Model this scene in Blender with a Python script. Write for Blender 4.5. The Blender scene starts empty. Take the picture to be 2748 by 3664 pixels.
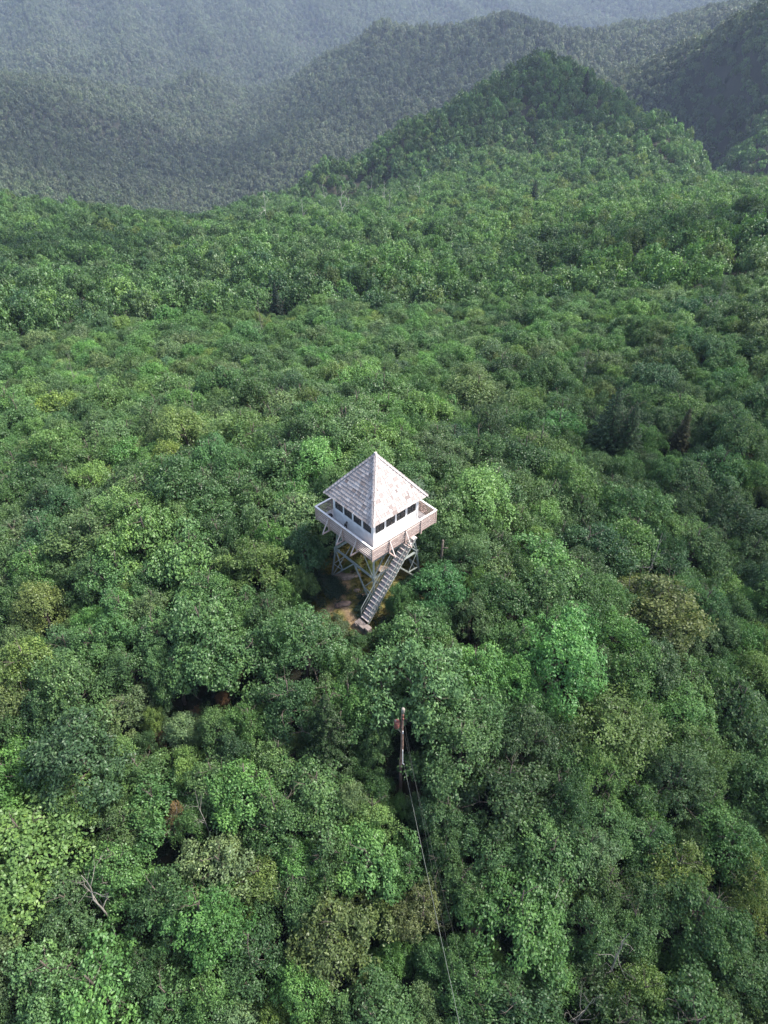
import bpy, math, random
import numpy as np
from mathutils import Vector, Matrix, Quaternion

random.seed(7)
RNG = np.random.default_rng(11)
SC = bpy.context.scene
COL = SC.collection
R = math.radians

# ------------------------------------------------------------------ camera frame (metres, tower at the origin)
CAM = np.array([0.304, -39.588, 33.245])
PITCH, YAW, ROLL = 0.68839, 0.00741, 0.00517
FPX, IW, IH = 2543.0, 2748.0, 3664.0
_R = np.array([math.cos(YAW), -math.sin(YAW), 0.0])
_F = np.array([math.sin(YAW) * math.cos(PITCH), math.cos(YAW) * math.cos(PITCH), -math.sin(PITCH)])
_U = np.array([math.sin(YAW) * math.sin(PITCH), math.cos(YAW) * math.sin(PITCH), math.cos(PITCH)])
CR = _R * math.cos(ROLL) + _U * math.sin(ROLL)
CU = _U * math.cos(ROLL) - _R * math.sin(ROLL)


def ray(px, py):
    """direction through a point of the photograph given in its 1659-wide copy"""
    k = IW / 1659.0
    a = (px * k - IW / 2) / FPX
    b = (py * k - IH / 2) / FPX
    return _F + CR * a - CU * b


def project(P):
    d = np.asarray(P, float) - CAM
    f = d @ _F
    f = np.where(np.abs(f) < 1e-6, 1e-6, f)
    k = 1659.0 / IW
    return np.stack([((d @ CR) / f * FPX + IW / 2) * k, (-(d @ CU) / f * FPX + IH / 2) * k, f], -1)


# ------------------------------------------------------------------ helpers
def tag(o, label=None, cat=None, group=None, kind=None):
    if label: o['label'] = label
    if cat: o['category'] = cat
    if group: o['group'] = group
    if kind: o['kind'] = kind
    return o


def empty(name, loc, rz=0.0):
    o = bpy.data.objects.new(name, None)
    COL.objects.link(o)
    o.location = loc
    o.rotation_euler = (0, 0, rz)
    o.empty_display_size = 0.3
    return o


def link(name, me, parent=None, loc=(0, 0, 0)):
    o = bpy.data.objects.new(name, me)
    COL.objects.link(o)
    o.location = loc
    if parent: o.parent = parent
    return o


class MB:
    """collects boxes, bars and tubes into ONE mesh"""
    def __init__(s, off=(0, 0, 0)):
        s.v, s.f, s.m, s.t, s.off = [], [], [], [], Vector(off)
        s.smooth = False

    def add(s, vs, fs, mi=0, t=0.5):
        b = len(s.v)
        s.v += [tuple(Vector(v) + s.off) for v in vs]
        s.f += [tuple(b + i for i in f) for f in fs]
        s.m += [mi] * len(fs)
        s.t += [t] * len(fs)

    def hexa(s, p, mi=0, t=0.5):
        s.add(p, [(0, 3, 2, 1), (4, 5, 6, 7), (0, 1, 5, 4), (1, 2, 6, 5), (2, 3, 7, 6), (3, 0, 4, 7)], mi, t)

    def box(s, a, b, mi=0, t=0.5):
        x0, x1 = sorted((a[0], b[0])); y0, y1 = sorted((a[1], b[1])); z0, z1 = sorted((a[2], b[2]))
        s.hexa([(x0, y0, z0), (x1, y0, z0), (x1, y1, z0), (x0, y1, z0), (x0, y0, z1), (x1, y0, z1), (x1, y1, z1), (x0, y1, z1)], mi, t)

    def bar(s, p, q, w, h, up=(0, 0, 1), mi=0, t=0.5):
        p, q = Vector(p), Vector(q)
        d = (q - p).normalized()
        u = Vector(up)
        if abs(d.dot(u)) > 0.98: u = Vector((1, 0, 0))
        x = d.cross(u).normalized() * (w / 2)
        y = x.cross(d).normalized() * (h / 2)
        s.hexa([p - x - y, p + x - y, p + x + y, p - x + y, q - x - y, q + x - y, q + x + y, q - x + y], mi, t)

    def angle(s, p, q, w, up=(0, 0, 1), th=0.012, mi=0):
        """an angle-iron: two thin flanges"""
        p, q = Vector(p), Vector(q)
        d = (q - p).normalized(); u = Vector(up)
        if abs(d.dot(u)) > 0.98: u = Vector((1, 0, 0))
        x = d.cross(u).normalized(); y = x.cross(d).normalized()
        for a, b, ha, hb in ((x, y, w / 2, th / 2), (y, x, w / 2, th / 2)):
            o = b * (-w / 2) if a is x else b * (-w / 2 + 0.0) + a * (th / 2)
            P = [p + o - a * ha - b * hb, p + o + a * ha - b * hb, p + o + a * ha + b * hb, p + o - a * ha + b * hb]
            s.hexa(P + [v + (q - p) for v in P], mi)

    def tube(s, pts, rad, n=8, mi=0, t=0.5, cap=True):
        pts = [Vector(p) for p in pts]
        if not hasattr(rad, '__len__'): rad = [rad] * len(pts)
        vs, fs = [], []
        for i, p in enumerate(pts):
            d = (pts[min(i + 1, len(pts) - 1)] - pts[max(i - 1, 0)]).normalized()
            u = Vector((0, 0, 1)) if abs(d.z) < 0.95 else Vector((1, 0, 0))
            x = d.cross(u).normalized(); y = x.cross(d).normalized()
            for k in range(n):
                a = 2 * math.pi * k / n
                vs.append(p + (x * math.cos(a) + y * math.sin(a)) * rad[i])
        for i in range(len(pts) - 1):
            for k in range(n):
                k2 = (k + 1) % n
                fs.append((i * n + k, i * n + k2, (i + 1) * n + k2, (i + 1) * n + k))
        if cap:
            fs.append(tuple(range(n - 1, -1, -1)))
            fs.append(tuple((len(pts) - 1) * n + k for k in range(n)))
        s.add(vs, fs, mi, t)

    def mesh(s, name, mats, bevel=0):
        me = bpy.data.meshes.new(name)
        me.from_pydata(s.v, [], s.f)
        for m in (mats if isinstance(mats, (list, tuple)) else [mats]): me.materials.append(m)
        me.polygons.foreach_set('material_index', s.m)
        a = me.attributes.new('tint', 'FLOAT', 'FACE')
        a.data.foreach_set('value', s.t)
        if s.smooth: me.polygons.foreach_set('use_smooth', [True] * len(s.f))
        me.update()
        return me

    def build(s, name, mats, parent=None, loc=(0, 0, 0), bevel=0):
        o = link(name, s.mesh(name, mats), parent, loc)
        if bevel:
            b = o.modifiers.new('edge', 'BEVEL'); b.width = bevel; b.segments = 1; b.limit_method = 'ANGLE'
        return o


# ------------------------------------------------------------------ materials
def newmat(name):
    m = bpy.data.materials.new(name)
    m.use_nodes = True
    nt = m.node_tree
    b = nt.nodes['Principled BSDF']
    return m, nt, b


def N(nt, typ, **kw):
    n = nt.nodes.new(typ)
    for k, v in kw.items():
        if k in n.inputs.keys() if isinstance(k, str) else False: n.inputs[k].default_value = v
        else: setattr(n, k, v)
    return n


def ramp(nt, fac, stops):
    r = nt.nodes.new('ShaderNodeValToRGB')
    e = r.color_ramp.elements
    while len(e) < len(stops): e.new(0.5)
    for el, (p, c) in zip(e, stops):
        el.position = p
        el.color = (*c, 1)
    nt.links.new(fac, r.inputs['Fac'])
    return r.outputs['Color']


def mixc(nt, fac, a, b, mode='MIX'):
    n = nt.nodes.new('ShaderNodeMix')
    n.data_type = 'RGBA'; n.blend_type = mode
    for sock, v in ((n.inputs[0], fac), (n.inputs[6], a), (n.inputs[7], b)):
        if hasattr(v, 'is_output'): nt.links.new(v, sock)
        elif hasattr(v, '__len__'): sock.default_value = (*v, 1) if len(v) == 3 else v
        else: sock.default_value = v
    return n.outputs[2]


def math_(nt, op, a, b=0.0, clamp=False):
    n = nt.nodes.new('ShaderNodeMath'); n.operation = op; n.use_clamp = clamp
    for s, v in ((n.inputs[0], a), (n.inputs[1], b)):
        if hasattr(v, 'is_output'): nt.links.new(v, s)
        else: s.default_value = v
    return n.outputs[0]


def noise(nt, scale, detail=4, coord='Object', vscale=None, rough=0.55):
    tc = nt.nodes.new('ShaderNodeTexCoord')
    n = nt.nodes.new('ShaderNodeTexNoise')
    n.inputs['Scale'].default_value = scale; n.inputs['Detail'].default_value = detail
    n.inputs['Roughness'].default_value = rough
    src = tc.outputs[coord]
    if vscale:
        mp = nt.nodes.new('ShaderNodeMapping'); mp.inputs['Scale'].default_value = vscale
        nt.links.new(src, mp.inputs['Vector']); src = mp.outputs['Vector']
    nt.links.new(src, n.inputs['Vector'])
    return n.outputs['Fac']


def attr(nt, name, typ='GEOMETRY'):
    a = nt.nodes.new('ShaderNodeAttribute'); a.attribute_name = name; a.attribute_type = typ
    return a


def bump(nt, b, h, strength=0.3, dist=0.02):
    n = nt.nodes.new('ShaderNodeBump'); n.inputs['Strength'].default_value = strength; n.inputs['Distance'].default_value = dist
    nt.links.new(h, n.inputs['Height']); nt.links.new(n.outputs['Normal'], b.inputs['Normal'])


def wood(name, c0, c1, sc=6.0, rough=0.75, tint=0.0):
    m, nt, b = newmat(name)
    f = noise(nt, sc, 5)
    c = ramp(nt, f, [(0.3, c0), (0.7, c1)])
    if tint:
        t = attr(nt, 'tint').outputs['Fac']
        c = mixc(nt, 1.0, c, ramp(nt, t, [(0.0, (1 - tint,) * 3), (1.0, (1 + tint,) * 3)]), 'MULTIPLY')
    nt.links.new(c, b.inputs['Base Color'])
    b.inputs['Roughness'].default_value = rough
    f2 = noise(nt, sc * 6, 3)
    bump(nt, b, f2, 0.25, 0.01)
    return m


M_RAIL = wood('weathered_pink_beige_wood', (0.30, 0.215, 0.185), (0.42, 0.32, 0.285), 5, 0.8, 0.12)
M_BRACE = wood('beige_brace_wood', (0.40, 0.33, 0.30), (0.52, 0.45, 0.42), 5, 0.8)
M_DECK = wood('pale_deck_boards', (0.50, 0.45, 0.42), (0.68, 0.63, 0.60), 4, 0.8, 0.10)
M_CAP = wood('white_painted_cap_rail', (0.66, 0.62, 0.59), (0.78, 0.75, 0.72), 4, 0.6)
M_WHITE = wood('white_paint', (0.58, 0.57, 0.56), (0.78, 0.775, 0.77), 2.2, 0.6, 0.05)
M_STEEL = wood('galvanised_steel', (0.19, 0.215, 0.195), (0.31, 0.335, 0.305), 7, 0.6)
M_TREAD = wood('worn_wood_tread', (0.42, 0.355, 0.325), (0.58, 0.505, 0.47), 6, 0.85, 0.10)
M_MESHW = wood('wire_mesh', (0.05, 0.055, 0.052), (0.10, 0.11, 0.105), 9, 0.6)
M_BLACK = wood('black_painted_sash', (0.012, 0.012, 0.013), (0.025, 0.024, 0.024), 4, 0.5)
M_INNER = wood('grey_inner_sash', (0.42, 0.41, 0.41), (0.5, 0.49, 0.49), 4, 0.6)
M_DARKWOOD = wood('dark_interior_wood', (0.14, 0.10, 0.085), (0.28, 0.21, 0.175), 5, 0.7)
M_CONC = wood('stained_concrete', (0.12, 0.095, 0.083), (0.24, 0.20, 0.18), 3, 0.9)
M_ROCK = wood('lichen_rock', (0.12, 0.082, 0.06), (0.34, 0.27, 0.215), 2.2, 0.95)
M_ROCKD = wood('dark_red_rock', (0.07, 0.045, 0.034), (0.20, 0.14, 0.11), 3.0, 0.95)
M_BARK = wood('brown_bark', (0.055, 0.042, 0.032), (0.13, 0.105, 0.085), 7, 0.9)
M_DEAD = wood('bleached_dead_wood', (0.14, 0.128, 0.105), (0.30, 0.275, 0.235), 5, 0.85)
M_SNAG = wood('silver_snag_wood', (0.38, 0.36, 0.32), (0.55, 0.52, 0.47), 5, 0.85)
M_POLE = wood('old_pole_wood', (0.085, 0.045, 0.034), (0.24, 0.155, 0.12), 4, 0.9)
M_RUST = wood('red_rust', (0.10, 0.030, 0.022), (0.21, 0.075, 0.055), 8, 0.8)
M_LICHEN = wood('pale_lichen', (0.16, 0.14, 0.115), (0.30, 0.27, 0.23), 12, 0.9)
M_CABLE = wood('pale_cable', (0.11, 0.125, 0.105), (0.17, 0.185, 0.16), 2, 0.6)
M_WIRE = wood('dark_wire', (0.015, 0.018, 0.015), (0.03, 0.035, 0.03), 2, 0.6)
M_CONDUIT = wood('white_conduit', (0.60, 0.60, 0.58), (0.8, 0.8, 0.78), 2, 0.5)
M_CLOTH = wood('dark_brown_cloth', (0.018, 0.013, 0.013), (0.055, 0.04, 0.038), 12, 0.9)


def shingle_mat():
    m, nt, b = newmat('weathered_cedar_shingle')
    t = attr(nt, 'tint').outputs['Fac']
    c = ramp(nt, t, [(0.0, (0.15, 0.112, 0.102)), (0.18, (0.235, 0.195, 0.18)), (0.5, (0.335, 0.293, 0.275)), (1.0, (0.49, 0.452, 0.432))])
    f = noise(nt, 14, 5)
    c = mixc(nt, 1.0, c, ramp(nt, f, [(0.3, (0.78, 0.76, 0.76)), (0.65, (1.05, 1.05, 1.05))]), 'MULTIPLY')
    nt.links.new(c, b.inputs['Base Color'])
    b.inputs['Roughness'].default_value = 0.8
    bump(nt, b, noise(nt, 40, 4), 0.35, 0.01)
    return m


M_SHINGLE = shingle_mat()


def glass_mat():
    m, nt, b = newmat('window_glass')
    nt.nodes.remove(b)
    g = nt.nodes.new('ShaderNodeBsdfGlossy'); g.inputs['Roughness'].default_value = 0.03
    t = nt.nodes.new('ShaderNodeBsdfTransparent'); t.inputs['Color'].default_value = (0.78, 0.80, 0.80, 1)
    fr = nt.nodes.new('ShaderNodeFresnel'); fr.inputs['IOR'].default_value = 1.5
    k = math_(nt, 'MULTIPLY_ADD', fr.outputs[0], 1.2)
    mx = nt.nodes.new('ShaderNodeMixShader')
    nt.links.new(fr.outputs[0], mx.inputs[0]); nt.links.new(t.outputs[0], mx.inputs[1]); nt.links.new(g.outputs[0], mx.inputs[2])
    df = nt.nodes.new('ShaderNodeBsdfDiffuse'); df.inputs['Color'].default_value = (0.42, 0.40, 0.39, 1)   # even grey mixed in to lighten the dark panes
    m2 = nt.nodes.new('ShaderNodeMixShader'); m2.inputs[0].default_value = 0.10
    nt.links.new(mx.outputs[0], m2.inputs[1]); nt.links.new(df.outputs[0], m2.inputs[2])
    nt.links.new(m2.outputs[0], nt.nodes['Material Output'].inputs['Surface'])
    return m


M_GLASS = glass_mat()


def leaf_mat(name, instancer, trans=0.28, spec=0.32):
    """foliage: each tree carries its own leaf colour, each leaf a small variation of it"""
    m, nt, b = newmat(name)
    if instancer:
        base = attr(nt, 'leafcol', 'INSTANCER').outputs['Color']
    else:
        oi = nt.nodes.new('ShaderNodeObjectInfo'); base = oi.outputs['Color']
    t = attr(nt, 'tint').outputs['Fac']
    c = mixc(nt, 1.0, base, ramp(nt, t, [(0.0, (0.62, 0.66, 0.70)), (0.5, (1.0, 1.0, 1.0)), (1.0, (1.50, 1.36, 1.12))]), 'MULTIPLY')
    nt.links.new(c, b.inputs['Base Color'])
    b.inputs['Roughness'].default_value = 0.45
    b.inputs['Specular IOR Level'].default_value = spec
    tr = nt.nodes.new('ShaderNodeBsdfTranslucent')
    c2 = mixc(nt, 1.0, c, (1.15, 1.25, 0.7), 'MULTIPLY')
    nt.links.new(c2, tr.inputs['Color'])
    mx = nt.nodes.new('ShaderNodeMixShader'); mx.inputs[0].default_value = trans
    nt.links.new(b.outputs[0], mx.inputs[1]); nt.links.new(tr.outputs[0], mx.inputs[2])
    nt.links.new(mx.outputs[0], nt.nodes['Material Output'].inputs['Surface'])
    return m


M_LEAF = leaf_mat('leaves', False)
M_LEAFI = leaf_mat('forest_leaves', True)


def ground_mat():
    m, nt, b = newmat('forest_floor')
    p = attr(nt, 'path').outputs['Fac']
    g = attr(nt, 'grass').outputs['Fac']
    f = noise(nt, 0.35, 6)
    soil = ramp(nt, f, [(0.35, (0.010, 0.012, 0.006)), (0.65, (0.026, 0.026, 0.013))])
    f2 = noise(nt, 2.5, 6)
    grass = ramp(nt, f2, [(0.3, (0.075, 0.074, 0.02)), (0.55, (0.16, 0.135, 0.04)), (0.75, (0.25, 0.175, 0.07))])
    dirt = ramp(nt, f2, [(0.3, (0.17, 0.105, 0.05)), (0.7, (0.35, 0.235, 0.135))])
    c = mixc(nt, g, soil, grass)
    c = mixc(nt, p, c, dirt)
    nt.links.new(c, b.inputs['Base Color'])
    b.inputs['Roughness'].default_value = 0.95
    bump(nt, b, noise(nt, 6, 6), 0.6, 0.08)
    return m


M_GROUND = ground_mat()

# ------------------------------------------------------------------ terrain
TREE_H = 6.0
_vis = [  # (x, y) in the photograph, distance on the map: what the eye meets there is the tree tops
    (830, 700, 115), (0, 700, 132), (1659, 700, 104), (400, 700, 118), (1250, 700, 108),
    (830, 600, 150), (0, 600, 185), (400, 600, 165), (1659, 600, 128), (1300, 600, 140),
    (830, 500, 220), (0, 500, 300), (300, 480, 300), (560, 500, 250), (1659, 500, 160), (1300, 500, 195),
    (450, 474, 345), (880, 430, 335), (950, 470, 272), (950, 390, 395), (700, 428, 455), (760, 442, 420), (640, 444, 445), (1200, 450, 262), (1450, 465, 215), (1659, 445, 190),
    (0, 420, 370), (150, 456, 378), (350, 484, 385), (250, 474, 380),
    (600, 428, 430), (1170, 140, 600), (1000, 214, 560), (850, 287, 515), (700, 364, 480), (560, 432, 445),
    (1170, 250, 505), (1170, 350, 425), (1000, 350, 440), (1000, 280, 490), (800, 400, 475), (1300, 350, 420), (1450, 400, 365), (1400, 300, 450), (1300, 250, 510), (1420, 255, 480),
    (1340, 209, 545), (1500, 312, 470), (1659, 397, 400), (1080, 170, 580), (1260, 163, 588),
    (435, 455, 850), (200, 420, 790), (0, 390, 800), (450, 380, 1000), (470, 300, 1200), (530, 240, 1450), (580, 205, 1700),
    (0, 280, 1000), (0, 160, 1250), (150, 175, 1300), (300, 203, 1360), (430, 165, 1520), (380, 255, 1250), (200, 300, 1070), (300, 380, 930),
    (1090, 36, 1350), (1000, 60, 1330), (900, 70, 1310), (830, 60, 1350), (760, 100, 1380), (700, 132, 1430), (620, 182, 1560),
    (900, 200, 1060), (700, 250, 1060), (600, 330, 960), (700, 340, 870), (560, 400, 880), (1000, 130, 1150), (1150, 95, 1160), (1280, 110, 1150),
    (1180, 60, 1330), (1290, 78, 1310),
    (1338, 153, 960), (1470, 102, 860), (1576, 62, 790), (1659, 38, 730), (1600, 200, 680), (1659, 300, 570), (1500, 250, 730), (1420, 200, 800),
    (1320, 78, 1500), (1450, 42, 1410), (1550, 9, 1360), (1659, -25, 1260), (1450, 80, 1180),
    (0, 100, 1900), (0, 0, 2350), (400, 0, 2450), (400, 100, 2000), (600, 150, 1950), (800, 0, 2550), (1100, 0, 2700), (1250, 60, 2500),
    (0, -110, 3000), (400, -110, 3050), (800, -100, 3100), (1200, -80, 3200), (1659, -90, 3000), (200, 140, 1750),
    (-250, 420, 380), (-250, 200, 1200), (-250, 600, 180), (-250, 0, 2350), (1900, 400, 400), (1900, 200, 650), (1900, 0, 800), (1900, 600, 125),
]
_hid = [  # (x in the photograph, distance, height of the ground) out of sight behind the crests
    (0, 520, -165), (150, 540, -180), (350, 560, -190), (450, 600, -200), (560, 620, -195), (700, 680, -190), (850, 740, -185),
    (1000, 740, -165), (1170, 790, -150), (1340, 730, -140), (1500, 620, -140), (1659, 500, -130),
    (150, 1600, -205), (300, 1560, -225), (0, 1500, -200), (430, 1720, -232),
    (1090, 1600, -190), (900, 1620, -215), (760, 1700, -225), (1300, 1750, -160), (1338, 1060, -115), (1470, 1020, -105), (1600, 1000, -85),
    (1450, 1700, -150), (1600, 1600, -110),
]
_near = [  # ground by the map
    (0, 0, -6.05), (3.6, 0, -6.2), (-3.6, 0, -6.1), (0, 3.6, -6.05), (0, -3.6, -6.0), (-0.8, -4.9, -6.0), (-1.5, -5.6, -6.3),
    (-4.5, -3, -6.3), (-6, -1, -6.5), (-2.5, -7.5, -7.4), (1.5, -8, -8.0), (1.65, -14.9, -11.6), (0, -22, -15), (0, -30, -18), (0, -48, -24), (0, -90, -40),
    (-10, 0, -7.0), (-20, 2, -8.5), (-40, 0, -14), (-12, -12, -10.5), (-22, -22, -15.5), (-28, -32, -18.5), (-34, 14, -13),
    (8, 0, -7.6), (20, 0, -12), (38, 4, -19), (13, -12, -12), (22, -24, -18), (28, -34, -21), (0, 14, -7.2), (0, 30, -12), (-18, 30, -14), (20, 30, -15),
    (-60, -60, -35), (60, -60, -38),
]


def _warp(x, y):
    dx, dy = x - CAM[0], y - CAM[1]
    D = np.maximum(np.hypot(dx, dy), 9.0)
    return np.stack([1.6 * dx / D, 1.6 * dy / D, np.log(D)], -1)


def _control():
    P, Z = [], []
    for px, py, D in _vis:
        d = ray(px, py); h = math.hypot(d[0], d[1]); k = D / h
        q = CAM + d * k
        P.append(q[:2]); Z.append(q[2] - TREE_H)
    for px, D, z in _hid:
        d = ray(px, 300); h = math.hypot(d[0], d[1]); k = D / h
        P.append((CAM + d * k)[:2]); Z.append(z)
    for x, y, z in _near:
        P.append((x, y)); Z.append(z)
    return np.array(P), np.array(Z)


_CP, _CZ = _control()
_CW = _warp(_CP[:, 0], _CP[:, 1])


def _ker(d):
    return -np.sqrt(d * d + 0.0009)


_K = _ker(np.linalg.norm(_CW[:, None] - _CW[None], axis=-1))
_n = len(_CZ)
_A = np.zeros((_n + 4, _n + 4))
_A[:_n, :_n] = _K - np.eye(_n) * 0.001
_A[:_n, _n] = 1; _A[_n, :_n] = 1
_A[:_n, _n + 1:] = _CW; _A[_n + 1:, :_n] = _CW.T
_S = np.linalg.solve(_A, np.concatenate([_CZ, np.zeros(4)]))

_perm = np.random.default_rng(3).permutation(512)
_gang = np.random.default_rng(4).random(512) * 2 * np.pi


def gnoise(x, y):
    xi = np.floor(x).astype(int); yi = np.floor(y).astype(int)
    fx, fy = x - xi, y - yi
    u = fx * fx * fx * (fx * (fx * 6 - 15) + 10); v = fy * fy * fy * (fy * (fy * 6 - 15) + 10)

    def g(ix, iy, ax, ay):
        h = _gang[_perm[(_perm[ix % 512] + iy) % 512]]
        return np.cos(h) * ax + np.sin(h) * ay
    a = g(xi, yi, fx, fy); b = g(xi + 1, yi, fx - 1, fy); c = g(xi, yi + 1, fx, fy - 1); d = g(xi + 1, yi + 1, fx - 1, fy - 1)
    return (a * (1 - u) + b * u) * (1 - v) + (c * (1 - u) + d * u) * v


def sstep(a, b, x):
    t = np.clip((x - a) / (b - a), 0, 1)
    return t * t * (3 - 2 * t)


def ground(x, y):
    x = np.asarray(x, float); y = np.asarray(y, float)
    sh = x.shape
    x, y = x.ravel(), y.ravel()
    out = np.empty(len(x))
    for i in range(0, len(x), 20000):
        w = _warp(x[i:i + 20000], y[i:i + 20000])
        k = _ker(np.linalg.norm(w[:, None] - _CW[None], axis=-1))
        out[i:i + 20000] = k @ _S[:_n] + _S[_n] + w @ _S[_n + 1:]
    D = np.hypot(x - CAM[0], y - CAM[1])
    far = sstep(450, 1500, D)
    rid = 1 - 2.2 * np.abs(gnoise(x / 210 + 7, y / 330 + 3))
    rid2 = 1 - 2.2 * np.abs(gnoise(x / 95 + 17, y / 150 + 31))
    out += far * (17 * (rid - 0.62) + 9 * (rid2 - 0.62))
    out += sstep(1500, 2100, D) * 42 * (1 - 2.2 * np.abs(gnoise(x / 190 + 2.3 + y / 700, y / 620 + 9)) - 0.6)
    mid = sstep(60, 160, D) * (1 - 0.5 * far)
    out += mid * (1 - 0.45 * sstep(330, 480, D)) * (4.0 * gnoise(x / 42, y / 42) + 1.6 * gnoise(x / 19 + 5, y / 19))
    out += 0.22 * gnoise(x / 2.3, y / 2.3) * (1 - mid)
    return out.reshape(sh)


def at(px, py, dz=0.0):
    """where the line of sight meets the ground raised by dz"""
    d = ray(px, py)
    t = np.concatenate([np.linspace(20, 140, 600), np.linspace(141, 900, 760)])
    P = CAM + d * t[:, None]
    h = P[:, 2] - ground(P[:, 0], P[:, 1]) - dz
    i = int(np.argmax(h < 0))
    return P[i]


PATH = [at(738, 1243), at(748, 1268), at(735, 1298), at(705, 1322), at(690, 1345)]
PATH = [(p[0], p[1]) for p in PATH] + [(-7.5, -7.5)]
PATH2 = [(PATH[2][0], PATH[2][1]), (-1.2, -5.4)]


def seg_dist(x, y, pts):
    best = np.full(np.shape(x), 1e9)
    for (ax, ay), (bx, by) in zip(pts[:-1], pts[1:]):
        dx, dy = bx - ax, by - ay
        t = np.clip(((x - ax) * dx + (y - ay) * dy) / (dx * dx + dy * dy + 1e-9), 0, 1)
        best = np.minimum(best, np.hypot(x - ax - t * dx, y - ay - t * dy))
    return best


def clear_mask(x, y):
    """1 in the grassy clearing round the tower's feet"""
    e = gnoise(np.asarray(x) / 1.7 + 3, np.asarray(y) / 1.7) * 0.9
    a = np.hypot((np.asarray(x) + 0.4) / 4.6, (np.asarray(y) - 0.2) / 4.9)
    b = np.hypot((np.asarray(x) + 3.2) / 2.6, (np.asarray(y) + 3.4) / 2.6)
    c = np.hypot((np.asarray(x) + 0.9) / 1.7, (np.asarray(y) + 5.2) / 1.6)
    return 1 - sstep(0.85, 1.1, np.minimum(np.minimum(a, b), c) + e * 0.25)


def build_ground():
    nr, na = 250, 440
    rr = np.concatenate([[0], np.geomspace(0.25, 3700, nr)])
    aa = np.linspace(0, 2 * np.pi, na, endpoint=False)
    rg, ag = np.meshgrid(rr[1:], aa, indexing='ij')
    x = np.concatenate([[0], (rg * np.cos(ag)).ravel()]); y = np.concatenate([[0], (rg * np.sin(ag)).ravel()])
    z = ground(x, y)
    V = np.stack([x, y, z], -1)
    F = []
    idx = 1 + np.arange(nr * na).reshape(nr, na)
    nxt = np.roll(idx, -1, 1)
    quads = np.stack([idx[:-1], idx[1:], nxt[1:], nxt[:-1]], -1).reshape(-1, 4)
    F = [(0, int(idx[0, k]), int(nxt[0, k])) for k in range(na)] + [tuple(q) for q in quads.tolist()]
    me = bpy.data.meshes.new('ground')
    me.from_pydata(V.tolist(), [], F)
    me.polygons.foreach_set('use_smooth', [True] * len(F))
    d = np.minimum(seg_dist(x, y, PATH), seg_dist(x, y, PATH2)) + gnoise(x / 0.8, y / 0.8) * 0.25
    p = 0.9 * (1 - sstep(0.10, 0.55, d))
    a = me.attributes.new('path', 'FLOAT', 'POINT'); a.data.foreach_set('value', p.astype(np.float32))
    a = me.attributes.new('grass', 'FLOAT', 'POINT'); a.data.foreach_set('value', clear_mask(x, y).astype(np.float32))
    me.materials.append(M_GROUND)
    o = link('ground', me)
    tag(o, 'dark forest floor over the ridge with a brown dirt path below the tower', 'ground', None, 'structure')
    return o


build_ground()

# ------------------------------------------------------------------ the lookout tower
TZ = 6.0
TROT = math.atan2(0.672, 0.74)
TCOS, TSIN = math.cos(TROT), math.sin(TROT)


def tw(u, v, z):
    """tower frame -> world"""
    return np.array([u * TCOS - v * TSIN, u * TSIN + v * TCOS, z])


TOFF = (0, 0, TZ)
tower = empty('fire_lookout_tower', (0, 0, -TZ), TROT)
tag(tower, 'white square lookout cab with steep shingled pyramid roof on grey steel legs in the forest', 'lookout tower')


def TB(): return MB(TOFF)


def rotk(k):
    """quarter turns about the tower's axis"""
    c, s = [(1, 0), (0, 1), (-1, 0), (0, -1)][k]
    return lambda p: (p[0] * c - p[1] * s, p[0] * s + p[1] * c, p[2])


CAB, EAVE, ZE, ZA = 2.134, 2.583, 2.349, 5.80
DK, RT = 3.09, 1.05


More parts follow.
